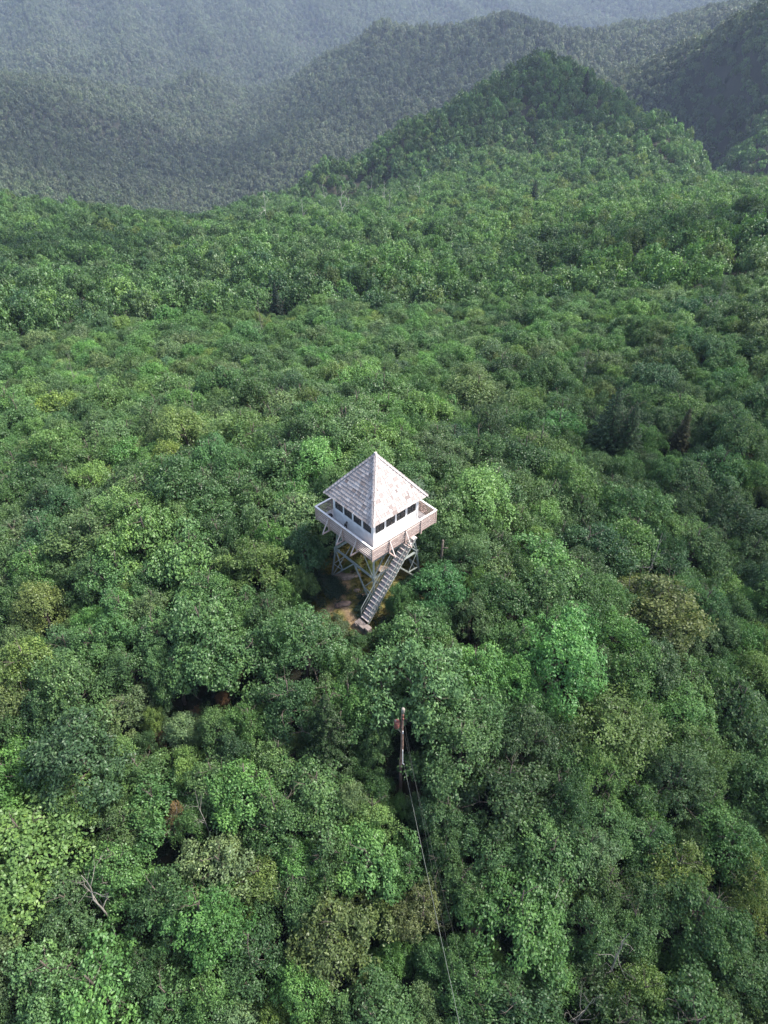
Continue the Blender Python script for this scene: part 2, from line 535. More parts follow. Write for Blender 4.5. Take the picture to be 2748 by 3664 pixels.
def build_roof():
    b = TB()
    # boarding under the shingles
    e, z0 = EAVE - 0.03, ZE - 0.03
    b.add([(-e, -e, z0), (e, -e, z0), (e, e, z0), (-e, e, z0), (0, 0, ZA - 0.06)], [(0, 1, 4), (1, 2, 4), (2, 3, 4), (3, 0, 4)], 1)
    zi = z0 - 0.05
    b.add([(-e, -e, zi), (e, -e, zi), (e, e, zi), (-e, e, zi), (0, 0, ZA - 0.14)], [(1, 0, 4), (2, 1, 4), (3, 2, 4), (0, 3, 4)], 1)
    rows = 17
    L = math.hypot(EAVE, ZA - ZE)
    expo = L / rows
    rnd = random.Random(5)
    for k in range(4):
        r = rotk(k)
        n = Vector((0, -(ZA - ZE), EAVE)).normalized()          # outward normal of the -y face
        up = Vector((0, EAVE, ZA - ZE)).normalized()
        o = Vector((0, -EAVE, ZE))
        for i in range(rows):
            s0 = i * expo - 0.03
            s1 = min(s0 + expo + 0.09, L)
            hw0 = EAVE * (1 - max(s0, 0) / L) + 0.01
            hw1 = EAVE * (1 - s1 / L) + 0.02
            x = -hw0 - rnd.random() * 0.1
            prev = rnd.random()
            while x < hw0:
                wd = rnd.choice((0.14, 0.20, 0.26, 0.32, 0.38)) * rnd.uniform(0.85, 1.15)
                x0, x1 = max(x, -hw0), min(x + wd - 0.018, hw0)
                x += wd
                if x1 - x0 < 0.02: continue
                j = rnd.uniform(-0.014, 0.014)
                th = rnd.uniform(0.028, 0.042)
                a0 = o + up * (s0 + j); a1 = o + up * s1
                lo0, lo1 = max(x0, -hw1), min(x1, hw1)
                if lo1 <= lo0: lo0 = lo1 = min(max((x0 + x1) / 2, -hw1), hw1); lo1 = lo0 + 0.004
                base0, base1 = n * 0.012, n * 0.004
                P = [a0 + Vector((x0, 0, 0)) + base0, a0 + Vector((x1, 0, 0)) + base0, a1 + Vector((lo1, 0, 0)) + base1, a1 + Vector((lo0, 0, 0)) + base1]
                Q = [P[0] + n * th, P[1] + n * th, P[2] + n * 0.005, P[3] + n * 0.005]
                t = min(1, max(0, rnd.gauss(0.60, 0.17)))
                if rnd.random() < 0.07: t = rnd.uniform(0.05, 0.25)
                b.hexa([r(p) for p in P + Q], 0, t)
    roof = b.build('roof', [M_SHINGLE, M_DARKWOOD], tower)
    for k in range(4):
        r = rotk(k)
        c = TB()
        a = Vector((-EAVE - 0.02, -EAVE - 0.02, ZE)); t = Vector((0, 0, ZA + 0.005))
        d = (t - a).normalized()
        n1 = Vector((0, -(ZA - ZE), EAVE)).normalized(); n2 = Vector((-(ZA - ZE), 0, EAVE)).normalized()
        Lh = (t - a).length
        nb = 17
        for i in range(nb):
            p0 = a + d * (i * Lh / nb); p1 = a + d * min(Lh, (i + 1) * Lh / nb + 0.05)
            for nn, sgn in ((n1, 1), (n2, -1)):
                side = (nn.cross(d) * sgn).normalized()
                if side.dot(Vector((1, -1, 0)) * sgn) < 0: side = -side
                w = 0.135
                lift0, lift1 = nn * 0.062, nn * 0.030
                tt = random.uniform(0.55, 0.95)
                P = [p0 + lift0, p0 + lift0 + side * w, p1 + lift1 + side * w, p1 + lift1]
                Q = [v + nn * 0.022 for v in P]
                c.hexa([r(v) for v in P + Q], 0, tt)
        c.build('hip_cap', [M_SHINGLE], roof)
    c = TB()
    c.box((-0.09, -0.09, ZA - 0.03), (0.09, 0.09, ZA + 0.085), 0, 0.9)
    c.build('peak_cap', [M_SHINGLE], roof, bevel=0.02)
    # rafter tails under the eaves
    c = TB()
    for k in range(4):
        r = rotk(k)
        for x in np.linspace(-2.2, 2.2, 8):
            c.bar(r((x, -EAVE + 0.04, ZE - 0.10)), r((x, -CAB + 0.1, ZE - 0.10 + (EAVE - CAB) * 1.33)), 0.05, 0.10)
    c.build('rafters', [M_WHITE], roof)


build_roof()
WIN_U = [-1.53, -0.53, 0.475, 1.50]
SILL, HEAD = 1.075, 1.98


def build_cab():
    zt = 2.86
    for k in range(4):
        r = rotk(k)
        b = TB()
        y = -CAB
        nb = 9
        for i in range(nb):                                      # lap siding below the sills
            z0 = 0.015 + i * (SILL - 0.06) / nb; z1 = z0 + (SILL - 0.06) / nb + 0.012
            P = [(-CAB + .02, y - 0.014, z0), (CAB - .02, y - 0.014, z0), (CAB - .02, y + 0.04, z0), (-CAB + .02, y + 0.04, z0),
                 (-CAB + .02, y - 0.002, z1), (CAB - .02, y - 0.002, z1), (CAB - .02, y + 0.04, z1), (-CAB + .02, y + 0.04, z1)]
            b.hexa([r(p) for p in P], 0, random.uniform(0.2, 0.8))
        lo = [-CAB + .02] + [w + 0.42 for w in WIN_U]
        hi = [w - 0.42 for w in WIN_U] + [CAB - .02]
        for x0, x1 in zip(lo, hi):
            P0 = r((x0, y - 0.006, SILL - 0.045)); P1 = r((x1, y + 0.08, HEAD))
            b.box(P0, P1)
        b.box(r((-CAB + .02, y - 0.004, HEAD)), r((CAB - .02, y + 0.08, zt)))
        b.box(r((-CAB + .02, y + 0.05, 0.0)), r((CAB - .02, y + 0.09, SILL - 0.03)))
        b.build('wall', [M_WHITE], tower)
        b = TB()
        b.box(r((-CAB + .05, y - 0.035, SILL - 0.055)), r((CAB - .05, y + 0.10, SILL - 0.012)))
        b.build('window_sill', [M_WHITE], tower, bevel=0.006)
        for wx in WIN_U:
            f = TB()
            x0, x1 = wx - 0.418, wx + 0.418
            z0, z1 = SILL - 0.010, HEAD - 0.003
            w = 0.062
            ya, yb = y + 0.000, y + 0.055
            f.box(r((x0, ya, z0)), r((x1, yb, z0 + w)))
            f.box(r((x0, ya, z1 - w)), r((x1, yb, z1)))
            f.box(r((x0, ya, z0 + w)), r((x0 + w, yb, z1 - w)))
            f.box(r((x1 - w, ya, z0 + w)), r((x1, yb, z1 - w)))
            f.box(r((wx - 0.018, ya + 0.008, z0 + w)), r((wx + 0.018, yb, z1 - w)))
            win = f.build('window', [M_BLACK], tower)
            g = TB()
            g.box(r((x0 + w, y + 0.026, z0 + w)), r((x1 - w, y + 0.032, z1 - w)))
            g.build('pane', [M_GLASS], win)
            g = TB()
            xa, xb, za, zb = x0 + w + 0.02, x1 - w - 0.02, z0 + w + 0.02, z1 - w - 0.02
            for (p, q) in (((xa, za), (xb, za + .03)), ((xa, zb - .03), (xb, zb)), ((xa, za + .03), (xa + .03, zb - .03)), ((xb - .03, za + .03), (xb, zb - .03))):
                g.box(r((p[0], y + 0.085, p[1])), r((q[0], y + 0.105, q[1])))
            g.build('inner_sash', [M_INNER], win)
        c = TB()
        c.box(r((-CAB - 0.03, -CAB - 0.03, 0.01)), r((-CAB + 0.10, -CAB + 0.10, 2.5)))
        c.build('corner_post', [M_WHITE], tower, bevel=0.008)
    b = TB()
    b.box((-CAB + .1, -CAB + .1, 0.012), (CAB - .1, CAB - .1, 0.03))
    b.build('cab_floor', [M_DARKWOOD], tower)
    b = TB()
    b.box((-CAB + .1, -CAB + .1, 2.10), (CAB - .1, CAB - .1, 2.16))
    b.build('cab_ceiling', [M_DARKWOOD], tower)
    b = TB()
    b.box((-0.35, -0.35, 0.03), (0.35, 0.35, 0.85)); b.box((-0.5, -0.5, 0.85), (0.5, 0.5, 0.92))
    b.build('map_table', [M_DARKWOOD], tower)


build_cab()


def build_deck():
    b = TB()
    n = 42
    for i in range(n):
        y0 = -DK + 0.05 + i * (2 * DK - 0.1) / n
        y1 = y0 + (2 * DK - 0.1) / n - 0.012
        b.box((-DK + .05, y0, -0.045), (DK - .05, y1, 0.0), 0, random.random())
    b.build('deck', [M_DECK], tower)
    b = TB()
    for u in np.linspace(-2.9, 2.9, 9):
        b.box((u - 0.03, -2.85, -0.20), (u + 0.03, 2.85, -0.047))
    b.build('deck_joists', [M_RAIL], tower)
    POST = [-1.53, 0.0, 1.53]
    for k in range(4):
        r = rotk(k)
        b = TB()
        y = -DK
        nb, z0, z1 = 6, -0.10, 0.98
        pitch = (z1 - z0) / nb
        for i in range(nb):
            za = z0 + i * pitch
            b.box(r((-DK + .07, y + 0.0, za)), r((DK - .07, y + 0.013, za + pitch - 0.062)), 0, random.random())
        rail = b.build('railing', [M_RAIL], tower)
        c = TB()
        c.box(r((-DK - 0.03, y - 0.045, 1.0)), r((DK + 0.03 - 0.135, y + 0.09, RT)))
        c.build('top_rail', [M_CAP], rail, bevel=0.006)
        for px in POST:
            c = TB()
            c.box(r((px - 0.05, y - 0.075, -0.26)), r((px + 0.05, y - 0.002, 0.998)), 0, random.random())
            c.build('rail_post', [M_RAIL], rail)
            if k == 0 and px > 1: continue
            c = TB()
            c.bar(r((px, y - 0.05, 0.86)), r((px, y - 0.60, -0.17)), 0.07, 0.05)
            c.build('rail_brace', [M_BRACE], rail)
            c = TB()
            c.box(r((px - 0.045, y - 0.66, -0.28)), r((px + 0.045, y + 0.6, -0.205)))
            c.build('outrigger', [M_RAIL], rail)
        c = TB()
        c.box(r((-DK - 0.02, -DK - 0.02, -0.16)), r((-DK + 0.075, -DK + 0.075, 0.998)))
        c.build('corner_post', [M_RAIL], rail)


build_deck()


def legxy(z): return 1.905 + (-0.3 - z) * 0.0955


ZT, ZJ, ZF = -1.55, -3.03, -6.05
ZM = -4.45


def build_frame():
    corners = [(-1, -1), (1, -1), (1, 1), (-1, 1)]
    for cx, cy in corners:
        b = TB()
        a0, a1 = legxy(-0.21), legxy(ZF)
        b.angle((cx * a0, cy * a0, -0.21), (cx * a1, cy * a1, ZF), 0.115, (cx, -cy, 0), 0.025)
        b.bar((cx * a0, cy * a0, -0.21), (cx * a1, cy * a1, ZF), 0.06, 0.06)
        leg = b.build('leg', [M_STEEL], tower)
        j = legxy(ZJ)
        b = TB()
        b.box((cx * j - 0.11, cy * (j + .055) - 0.008, ZJ - 0.17), (cx * j + 0.11, cy * (j + .055) + 0.008, ZJ + 0.16))
        b.box((cx * (j + .055) - 0.008, cy * j - 0.11, ZJ - 0.17), (cx * (j + .055) + 0.008, cy * j + 0.11, ZJ + 0.16))
        b.build('gusset', [M_STEEL], leg)
        f = legxy(ZF)
        b = TB()
        b.box((cx * f - 0.25, cy * f - 0.25, ZF - 0.5), (cx * f + 0.25, cy * f + 0.25, ZF + 0.04))
        b.build('footing', [M_CONC], leg, bevel=0.02)
    for k in range(4):
        r = rotk(k)
        def pt(s, z, t=None):
            a = legxy(z)
            return r(((s * a), -a, z))
        def bm(name, p, q, w):
            b = TB(); b.angle(p, q, w, (0, 0, 1), 0.022); b.bar(p, q, w * 0.55, w * 0.35); b.build(name, [M_STEEL], tower)
        bm('horizontal_beam', pt(-1, ZJ), pt(1, ZJ), 0.105)
        bm('horizontal_beam', pt(-1, -0.33), pt(1, -0.33), 0.13)
        bm('horizontal_beam', pt(-1, ZT), pt(1, ZT), 0.06)
        for s in (-1, 1):
            bm('brace', pt(s, ZJ + 0.05), pt(0, -0.4), 0.07)          # upper V
            bm('brace', pt(0, ZJ - 0.03), pt(s, ZF + 0.1), 0.078)      # lower inverted V
            zb = (ZJ + ZF) / 2
            mid = [(a + c) / 2 for a, c in zip(pt(0, ZJ - 0.03), pt(s, ZF + 0.1))]
            bm('brace', pt(s, ZJ - 0.1), mid, 0.052)
            bm('brace', mid, pt(s, zb - 0.05), 0.052)


build_frame()

# staircase: along +u, outside the -v face
SU0, SZ0, SU1, SZ1 = -3.80, -5.62, 0.78, -0.02
SV0, SV1 = -3.36, -2.62


def build_stairs():
    st = TB()
    sl = Vector((SU1 - SU0, 0, SZ1 - SZ0)).normalized()
    nrm = Vector((-sl.z, 0, sl.x))
    for v in (SV0 - 0.03, SV1 + 0.03):
        st.bar(Vector((SU0, v, SZ0 - 0.05)), Vector((SU1, v, SZ1 - 0.05)), 0.045, 0.11, nrm)
    stairs = st.build('staircase', [M_STEEL], tower)
    n = 21
    for i in range(n):
        f = (i + 0.6) / n
        u, z = SU0 + (SU1 - SU0) * f, SZ0 + (SZ1 - SZ0) * f
        b = TB()
        b.box((u - 0.125, SV0, z - 0.075), (u + 0.235, SV1, z), 0, random.random())
        b.box((u + 0.05, SV0 + 0.002, z - 0.20), (u + 0.075, SV1 - 0.002, z - 0.077), 0, random.random())
        b.build('tread', [M_TREAD], stairs)
    H = 0.92
    for v, ex in ((SV0 - 0.06, 0.0), (SV1 + 0.06, 0.0)):
        b = TB()
        p0 = Vector((SU0 + 0.05, v, SZ0 + H)); p1 = Vector((SU1 - 0.55, v, SZ1 + H - 0.67))
        b.tube([p0, p1], 0.028, 8)
        hr = b.build('handrail', [M_STEEL], stairs)
        d = Vector((0, 0, H))
        for f in (0.0, 0.33, 0.66, 1.0):
            q = p0.lerp(p1, f)
            c = TB(); c.tube([q - d * 1.02, q], 0.024, 6); c.build('baluster', [M_STEEL], hr)
        c = TB()
        c.tube([p0 - d * 0.5, p1 - d * 0.5], 0.016, 6)
        c.build('middle_rail', [M_STEEL], hr)
        c = TB()
        L = (p1 - p0).length
        m = int(L / 0.12)
        for i in range(m):
            q = p0.lerp(p1, (i + 0.5) / m)
            c.bar(q - d * 0.97, q - d * 0.03, 0.005, 0.005, (0, 1, 0))
        for i in range(7):
            q = d * (-0.06 - i * 0.14)
            c.bar(p0 + q, p1 + q, 0.005, 0.005)
        c.build('safety_mesh', [M_MESHW], hr)
    b = TB()
    b.box((-4.38, SV0 - 0.10, -6.4), (-3.83, SV1 + 0.12, -5.66))
    b.build('landing', [M_CONC], stairs, bevel=0.03)
    b = TB()
    b.box((-4.30, SV0 - 0.52, -6.5), (-3.86, SV0 - 0.13, -5.56))
    b.build('landing_pier', [M_CONC], stairs, bevel=0.04)


build_stairs()

# loose things on the deck and round the stair foot
def rock(name, loc, size, seed, mat=M_ROCK, rz=0.0, label=None, group=None):
    rn = np.random.default_rng(seed)
    import bmesh
    bm = bmesh.new()
    bmesh.ops.create_icosphere(bm, subdivisions=3, radius=1.0)
    off = rn.random(3) * 50
    for v in bm.verts:
        p = np.array(v.co)
        q = p * 1.6 + off
        k = 1 + 0.35 * float(gnoise(np.array([q[0] + q[2]]), np.array([q[1] - q[2]]))[0]) * 1.3
        p = np.sign(p) * np.abs(p) ** 0.75 * k
        v.co = Vector((p[0] * size[0], p[1] * size[1], p[2] * size[2]))
    me = bpy.data.meshes.new(name); bm.to_mesh(me); bm.free()
    me.materials.append(mat)
    o = link(name, me, None, loc)
    o.rotation_euler = (0, 0, rz)
    tag(o, label, 'rock', group)
    return o


def on_ground(px, py, dz=0.0):
    p = at(px, py)
    return (p[0], p[1], float(ground(p[0], p[1])) + dz)


rock('boulder', on_ground(752, 1247, 0.08), (1.0, 0.42, 0.20), 1, rz=0.15, label='long flat pinkish rock ledge lying in the grass behind the tower legs')
rock('boulder', on_ground(822, 1235, 0.08), (0.75, 0.35, 0.22), 2, rz=-0.2, label='broken pale rock ledge seen between the front leg and the staircase')
rock('boulder', on_ground(741, 1310, 0.06), (0.6, 0.26, 0.18), 3, M_ROCKD, rz=0.2, label='dark reddish layered rock beside the dirt path')
rock('boulder', on_ground(771, 1279, 0.04), (0.26, 0.2, 0.12), 4, rz=0.5, label='small pale stone lying alone in the grass near the path bend')
rock('boulder', on_ground(783, 1286, 0.03), (0.55, 0.16, 0.10), 5, M_ROCKD, rz=0.1, label='thin dark rock slab below the small pale stone')
rock('boulder', on_ground(772, 1353, 0.10), (0.24, 0.24, 0.22), 6, rz=0.7, label='square brown block of stone beside the concrete stair landing')

deckz = 0.0
p = tw(-2.42, 2.30, 0.0)
b = MB(); b.smooth = True
for i, (dx, dy, dz, rr) in enumerate(((0, 0, .17, .19), (.05, .1, .2, .17), (-.03, -.06, .33, .14))):
    pts = [(dx, dy, dz - rr), (dx, dy, dz - rr * .6), (dx, dy, dz), (dx, dy, dz + rr * .6), (dx, dy, dz + rr)]
    b.tube(pts, [0.03, rr * .85, rr, rr * .8, 0.03], 12)
bag = b.build('backpack', [M_CLOTH], None, tuple(p))
tag(bag, 'dark brown rounded bag on the deck at the corner of the white cab', 'bag')
p = tw(-2.36, 0.62, 0.0)
stool = empty('folding_stool', tuple(p), TROT)
tag(stool, 'small black folded stool leaning on the white wall under the window', 'stool')
for yy in (-0.11, 0.11):
    b = MB(); b.bar((-0.10, yy, 0.0), (0.17, yy * 0.4, 0.62), 0.035, 0.035); b.bar((-0.02, yy * 1.4, 0.0), (0.14, yy * 0.2, 0.55), 0.03, 0.03)
    b.build('leg', [M_BLACK], stool)
b = MB(); b.box((0.02, -0.13, 0.27), (0.05, 0.13, 0.45))
b.build('seat', [M_BLACK], stool)

# ------------------------------------------------------------------ utility pole and its wires
PX, PY, PZT = 1.65, -14.9, -1.94
pole = empty('utility_pole', (PX, PY, float(ground(PX, PY))))
PB = float(ground(PX, PY))
tag(pole, 'old weathered wooden utility pole with a rusty can, standing among the trees below the tower', 'utility pole')
b = MB(); b.smooth = True
Lp = PZT - PB
b.tube([(0.03 * math.sin(i * 1.3), 0.02 * math.cos(i), i * Lp / 10) for i in range(11)], [0.108 - 0.003 * i for i in range(11)], 12)
b.build('shaft', [M_POLE], pole)
tip = Vector((0.03 * math.sin(13), 0.02 * math.cos(10), Lp))
b = MB(); b.smooth = True
b.tube([tip + Vector((0, 0, z)) for z in (-0.34, -0.2, -0.05, 0.06, 0.10)], [0.095, 0.105, 0.115, 0.10, 0.03], 12)
b.build('lichen_crust', [M_LICHEN], pole)
b = MB(); b.smooth = True
cx, cz = -0.34, Lp - 1.75
b.tube([(cx, -0.05, cz), (cx, -0.05, cz + 0.03), (cx, -0.05, cz + 0.52), (cx, -0.05, cz + 0.54)], [0.14, 0.165, 0.165, 0.15], 16)
can = b.build('transformer', [M_RUST], pole)
b = MB(); b.smooth = True
b.tube([(cx, -0.05, cz + 0.54), (cx, -0.05, cz + 0.585), (cx, -0.05, cz + 0.62)], [0.18, 0.18, 0.06], 16)
b.build('lid', [M_RUST], can)
b = MB(); b.smooth = True
b.tube([(cx - .08, -0.08, cz + 0.58), (cx - .08, -0.08, cz + 0.66), (cx - .08, -0.08, cz + 0.70), (cx - .08, -0.08, cz + 0.78)], [0.045, 0.03, 0.055, 0.04], 10)
b.build('bushing', [M_LICHEN], can)
b = MB(); b.bar((cx + .14, -0.03, cz + .42), (-0.05, 0, cz + .42), 0.05, 0.06); b.bar((cx + .14, -0.03, cz + .12), (-0.05, 0, cz + .12), 0.05, 0.06)
b.build('bracket', [M_RUST], pole)
b = MB(); b.bar((cx + .02, -0.06, cz + .02), (-0.08, -0.02, cz - 0.62), 0.035, 0.035)
b.build('support_strut', [M_LICHEN], pole)
b = MB(); b.smooth = True
b.tube([(0.02, -0.125, Lp - 0.62), (0.02, -0.125, Lp - 0.42)], [0.055, 0.05], 10); b.tube([(0.03, -0.12, Lp - 0.90), (0.03, -0.12, Lp - 0.74)], [0.05, 0.05], 10)
b.build('insulator', [M_RUST], pole)
b = MB(); b.tube([(0.07, -0.10, Lp - 4.1), (0.10, -0.115, Lp - 5.6)], 0.028, 8); b.tube([(0.10, -0.115, Lp - 5.6), (0.18, -0.15, Lp - 5.66)], 0.03, 8)
b.build('conduit', [M_CONDUIT], pole)
b = MB(); b.box((0.02, -0.16, Lp - 2.3), (0.07, -0.10, Lp - 2.05))
b.build('clamp', [M_CONDUIT], pole)


def pxz(px, py, z):
    d = ray(px, py); k = (z - CAM[2]) / d[2]
    return Vector(CAM + d * k)


def wire(name, p, q, sag, rad, mat, label, cat, group=None):
    b = MB(); b.smooth = True
    pts = []
    q2 = q + (q - p) * 0.9
    for i in range(41):
        t = i / 40
        v = p.lerp(q2, t); v.z -= sag * 4 * t * (1 - t)
        pts.append(v)
    b.tube(pts, rad, 6)
    o = b.build(name, [mat])
    tag(o, label, cat, group)
    return o


P0 = Vector((PX + 0.18, PY - 0.15, PB + Lp - 5.66))
wire('cable', P0, pxz(994, 2212, -9.6), 0.25, 0.011, M_CABLE, 'pale slack cable running from the low pole conduit over the tree tops', 'cable')
P1 = Vector((PX + 0.05, PY - 0.12, PB + Lp - 0.8))
wire('power_line', P1, pxz(966, 2012, -7.2), 0.9, 0.006, M_WIRE, 'thin dark wire from the pole top, the one closer to the pale cable', 'wire', 'thin wires from the pole')
P2 = Vector((PX + 0.09, PY - 0.12, PB + Lp - 2.2))
wire('power_line', P2, pxz(985, 2012, -7.6), 0.9, 0.006, M_WIRE, 'thin dark wire from the pole clamp, the one farther from the pale cable', 'wire', 'thin wires from the pole')


# ------------------------------------------------------------------ foliage meshes
def norm(a): return a / (np.linalg.norm(a, axis=-1, keepdims=True) + 1e-9)


def leaf_mesh(name, C, Nn, ln, wd, tint, mat, rn, flat=0.0):
    """one rhombic leaf per centre"""
    n = len(C)
    a = norm(rn.normal(size=(n, 3)))
    x = norm(np.cross(Nn, a)); y = np.cross(Nn, x)
    L = (ln * rn.uniform(0.7, 1.3, n))[:, None] / 2; W = (wd * rn.uniform(0.7, 1.3, n))[:, None] / 2
    fold = Nn * W * 0.35
    V = np.stack([C - x * L, C + y * W + fold - x * L * 0.1, C + x * L, C - y * W + fold - x * L * 0.1], 1).reshape(-1, 3)
    me = bpy.data.meshes.new(name)
    me.vertices.add(4 * n); me.vertices.foreach_set('co', V.astype(np.float32).ravel())
    me.loops.add(4 * n); me.loops.foreach_set('vertex_index', np.arange(4 * n, dtype=np.int32))
    me.polygons.add(n); me.polygons.foreach_set('loop_start', np.arange(0, 4 * n, 4, dtype=np.int32))
    try: me.polygons.foreach_set('loop_total', np.full(n, 4, dtype=np.int32))
    except Exception: pass
    at_ = me.attributes.new('tint', 'FLOAT', 'FACE'); at_.data.foreach_set('value', np.clip(tint, 0, 1).astype(np.float32))
    me.materials.append(mat)
    me.update(); me.validate()
    return me


def crown(name, seed, clumps, per, ln, wd, mat, pads=24, rc=0.10, tall=0.75, pad_r=0.30, out=0.5):
    """a broadleaf crown of radius about 1 built of leafy pads with gaps between them, its base at z = 0"""
    rn = np.random.default_rng(seed)
    # uneven outline: a few bulges and bays
    ph = rn.uniform(0, 6.28, 4)
    az = np.arange(pads) * 2.399 + rn.normal(0, 0.25, pads)
    rad = np.sqrt((np.arange(pads) + 0.4) / pads) * 0.86
    bul = 1 + 0.22 * np.sin(2 * az + ph[0]) + 0.18 * np.sin(3 * az + ph[1]) + 0.14 * np.sin(5 * az + ph[2])
    rr = rad * bul
    z = tall * (1.02 - 0.92 * rad ** 2.0) + rn.normal(0, 0.11, pads)
    LC = np.stack([np.cos(az) * rr, np.sin(az) * rr, z], -1)
    LR = rn.uniform(0.62, 1.25, pads) * pad_r
    # an under-storey of pads so that the sides are leafy too
    m = pads // 2
    az2 = rn.uniform(0, 6.28, m); r2 = rn.uniform(0.45, 0.95, m)
    LC = np.concatenate([LC, np.stack([np.cos(az2) * r2, np.sin(az2) * r2, tall * (0.62 - 0.6 * r2 ** 2) * rn.uniform(0.4, 1, m)], -1)])
    LR = np.concatenate([LR, rn.uniform(0.7, 1.1, m) * pad_r])
    n = len(LC)
    w = LR ** 2 / (LR ** 2).sum()
    k = rn.choice(n, size=clumps, p=w)
    d = norm(rn.normal(size=(clumps, 3)) + np.array([0, 0, 0.75]))
    P = LC[k] + d * LR[k, None] * rn.uniform(0.55, 1.12, (clumps, 1)) * np.array([1.08, 1.08, 0.62])
    pt = rn.normal(0.46, 0.13, n)
    ct = pt[k] + rn.normal(0, 0.09, clumps)
    C = np.repeat(P, per, 0)
    D = np.repeat(d, per, 0)
    e = rn.normal(size=(clumps * per, 3)) * rc * rn.uniform(0.55, 1.25, (clumps, 1)).repeat(per, 0)
    e -= D * (np.sum(e * D, -1, keepdims=True)) * 0.5
    C = C + e
    up = np.array([0, 0, 1.0])
    Nn = norm(D * out + up * (1.15 - out) + rn.normal(size=C.shape) * (0.72 - 0.45 * out))
    t = np.repeat(ct, per) + rn.normal(0, 0.15, len(C))
    return leaf_mesh(name, C, Nn, ln, wd, t, mat, rn)


def conifer_mesh(name, seed, mat, tiers=28, per=110, ln=0.024, wd=0.009, droop=0.35, width=0.30):
    """a spruce of height 1 standing on z = 0"""
    rn = np.random.default_rng(seed)
    Cs, Ns, Ts = [], [], []
    for i in range(tiers):
        f = i / (tiers - 1)
        z = 0.08 + 0.91 * f
        Rr = width * (1 - f) ** 0.85 * rn.uniform(0.82, 1.12) + 0.012
        nb = max(4, int(11 * (1 - f) + 4))
        a0 = rn.uniform(0, 6.28)
        for j in range(nb):
            a = a0 + j * 6.283 / nb + rn.normal(0, 0.12)
            L = Rr * rn.uniform(0.7, 1.1)
            m = max(6, int(per * (L / width) + 6))
            s = np.sqrt(rn.uniform(0.02, 1, m))
            side = rn.normal(0, 0.020 + 0.03 * L, m) * (1.15 - s)
            x = s * L
            zz = z - droop * L * s + 0.25 * L * s ** 3 + rn.normal(0, 0.006, m) - np.abs(side) * 0.3
            Cs.append(np.stack([np.cos(a) * x - np.sin(a) * side, np.sin(a) * x + np.cos(a) * side, zz], -1))
            Ns.append(np.tile(np.array([np.cos(a) * 0.35, np.sin(a) * 0.35, 0.9]), (m, 1)) + rn.normal(size=(m, 3)) * 0.35)
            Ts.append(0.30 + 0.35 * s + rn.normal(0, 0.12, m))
    return leaf_mesh(name, np.concatenate(Cs), norm(np.concatenate(Ns)), ln, wd, np.concatenate(Ts), mat, rn)


def limb_mesh(name, mat, seed, dead=False, height=1.0, spread=0.45, branches=7, r0=0.035, sub=3, start=0.35):
    """a tapered, slightly bent trunk with limbs; height 1"""
    rn = np.random.default_rng(seed)
    b = MB(); b.smooth = True
    pts = [Vector((0, 0, -0.12))]
    n = 8
    off = Vector((0, 0, 0))
    for i in range(1, n + 1):
        off += Vector((rn.normal(0, 0.012), rn.normal(0, 0.012), 0))
        pts.append(Vector((off.x, off.y, height * i / n)))
    rad = [r0 * (1 - 0.85 * i / n) for i in range(n + 1)]
    b.tube(pts, rad, 7)
    for k in range(branches):
        f = start + (0.97 - start) * (k + rn.random()) / branches
        i = min(int(f * n), n - 1)
        p = pts[i].lerp(pts[i + 1], f * n - i)
        a = k * 2.4 + rn.normal(0, 0.4)
        L = spread * (1.15 - 0.75 * f) * rn.uniform(0.7, 1.2)
        d = Vector((math.cos(a), math.sin(a), rn.uniform(0.25, 0.9) if not dead else rn.uniform(0.1, 0.9))).normalized()
        q = [p]
        for s in range(4):
            d = (d + Vector(rn.normal(0, 0.28 if dead else 0.14, 3)) + Vector((0, 0, 0.08))).normalized()
            q.append(q[-1] + d * L / 4)
        rb = rad[i] * 0.55
        b.tube(q, [rb, rb * .75, rb * .5, rb * .35, rb * .15], 5)
        for s in range(sub):
            j = rn.integers(1, 4)
            d2 = (d + Vector(rn.normal(0, 0.7, 3))).normalized()
            q2 = [q[j], q[j] + d2 * L * 0.22, q[j] + (d2 + Vector(rn.normal(0, 0.3, 3))).normalized() * L * 0.42]
            b.tube(q2, [rb * .45, rb * .3, rb * .1], 4)
    return b.mesh(name, [mat])


# near crowns: radius 1 is scaled to about 3 m, so a leaf of 0.055 is about 17 cm with its twig
NEAR = [crown('crown', 100 + i, cl, 22, l, w, M_LEAF, pads=pa, rc=rc, tall=ta, pad_r=pr) for i, (cl, l, w, pa, rc, ta, pr) in enumerate((
    (520, 0.064, 0.038, 24, 0.072, 0.62, 0.30), (560, 0.058, 0.032, 30, 0.066, 0.70, 0.27), (500, 0.070, 0.042, 20, 0.078, 0.56, 0.33), (560, 0.056, 0.036, 32, 0.064, 0.66, 0.26),
    (500, 0.072, 0.036, 22, 0.070, 0.78, 0.30), (540, 0.060, 0.040, 26, 0.074, 0.54, 0.29), (480, 0.062, 0.034, 18, 0.072, 0.90, 0.34), (560, 0.056, 0.038, 28, 0.070, 0.60, 0.28)))]
TRUNK = [limb_mesh('trunk', M_BARK, 200 + i, branches=8, r0=0.026, spread=0.40, start=0.30) for i in range(4)]
DEADB = [limb_mesh('dead_limb', M_DEAD, 300 + i, dead=True, branches=7, r0=0.013, spread=0.42, sub=4, start=0.2) for i in range(5)]
M_NEEDLE = leaf_mat('needles', False, 0.12, 0.15)
SPRUCE = [conifer_mesh('needles', 400 + i, M_NEEDLE, width=w) for i, w in enumerate((0.27, 0.33, 0.20))]

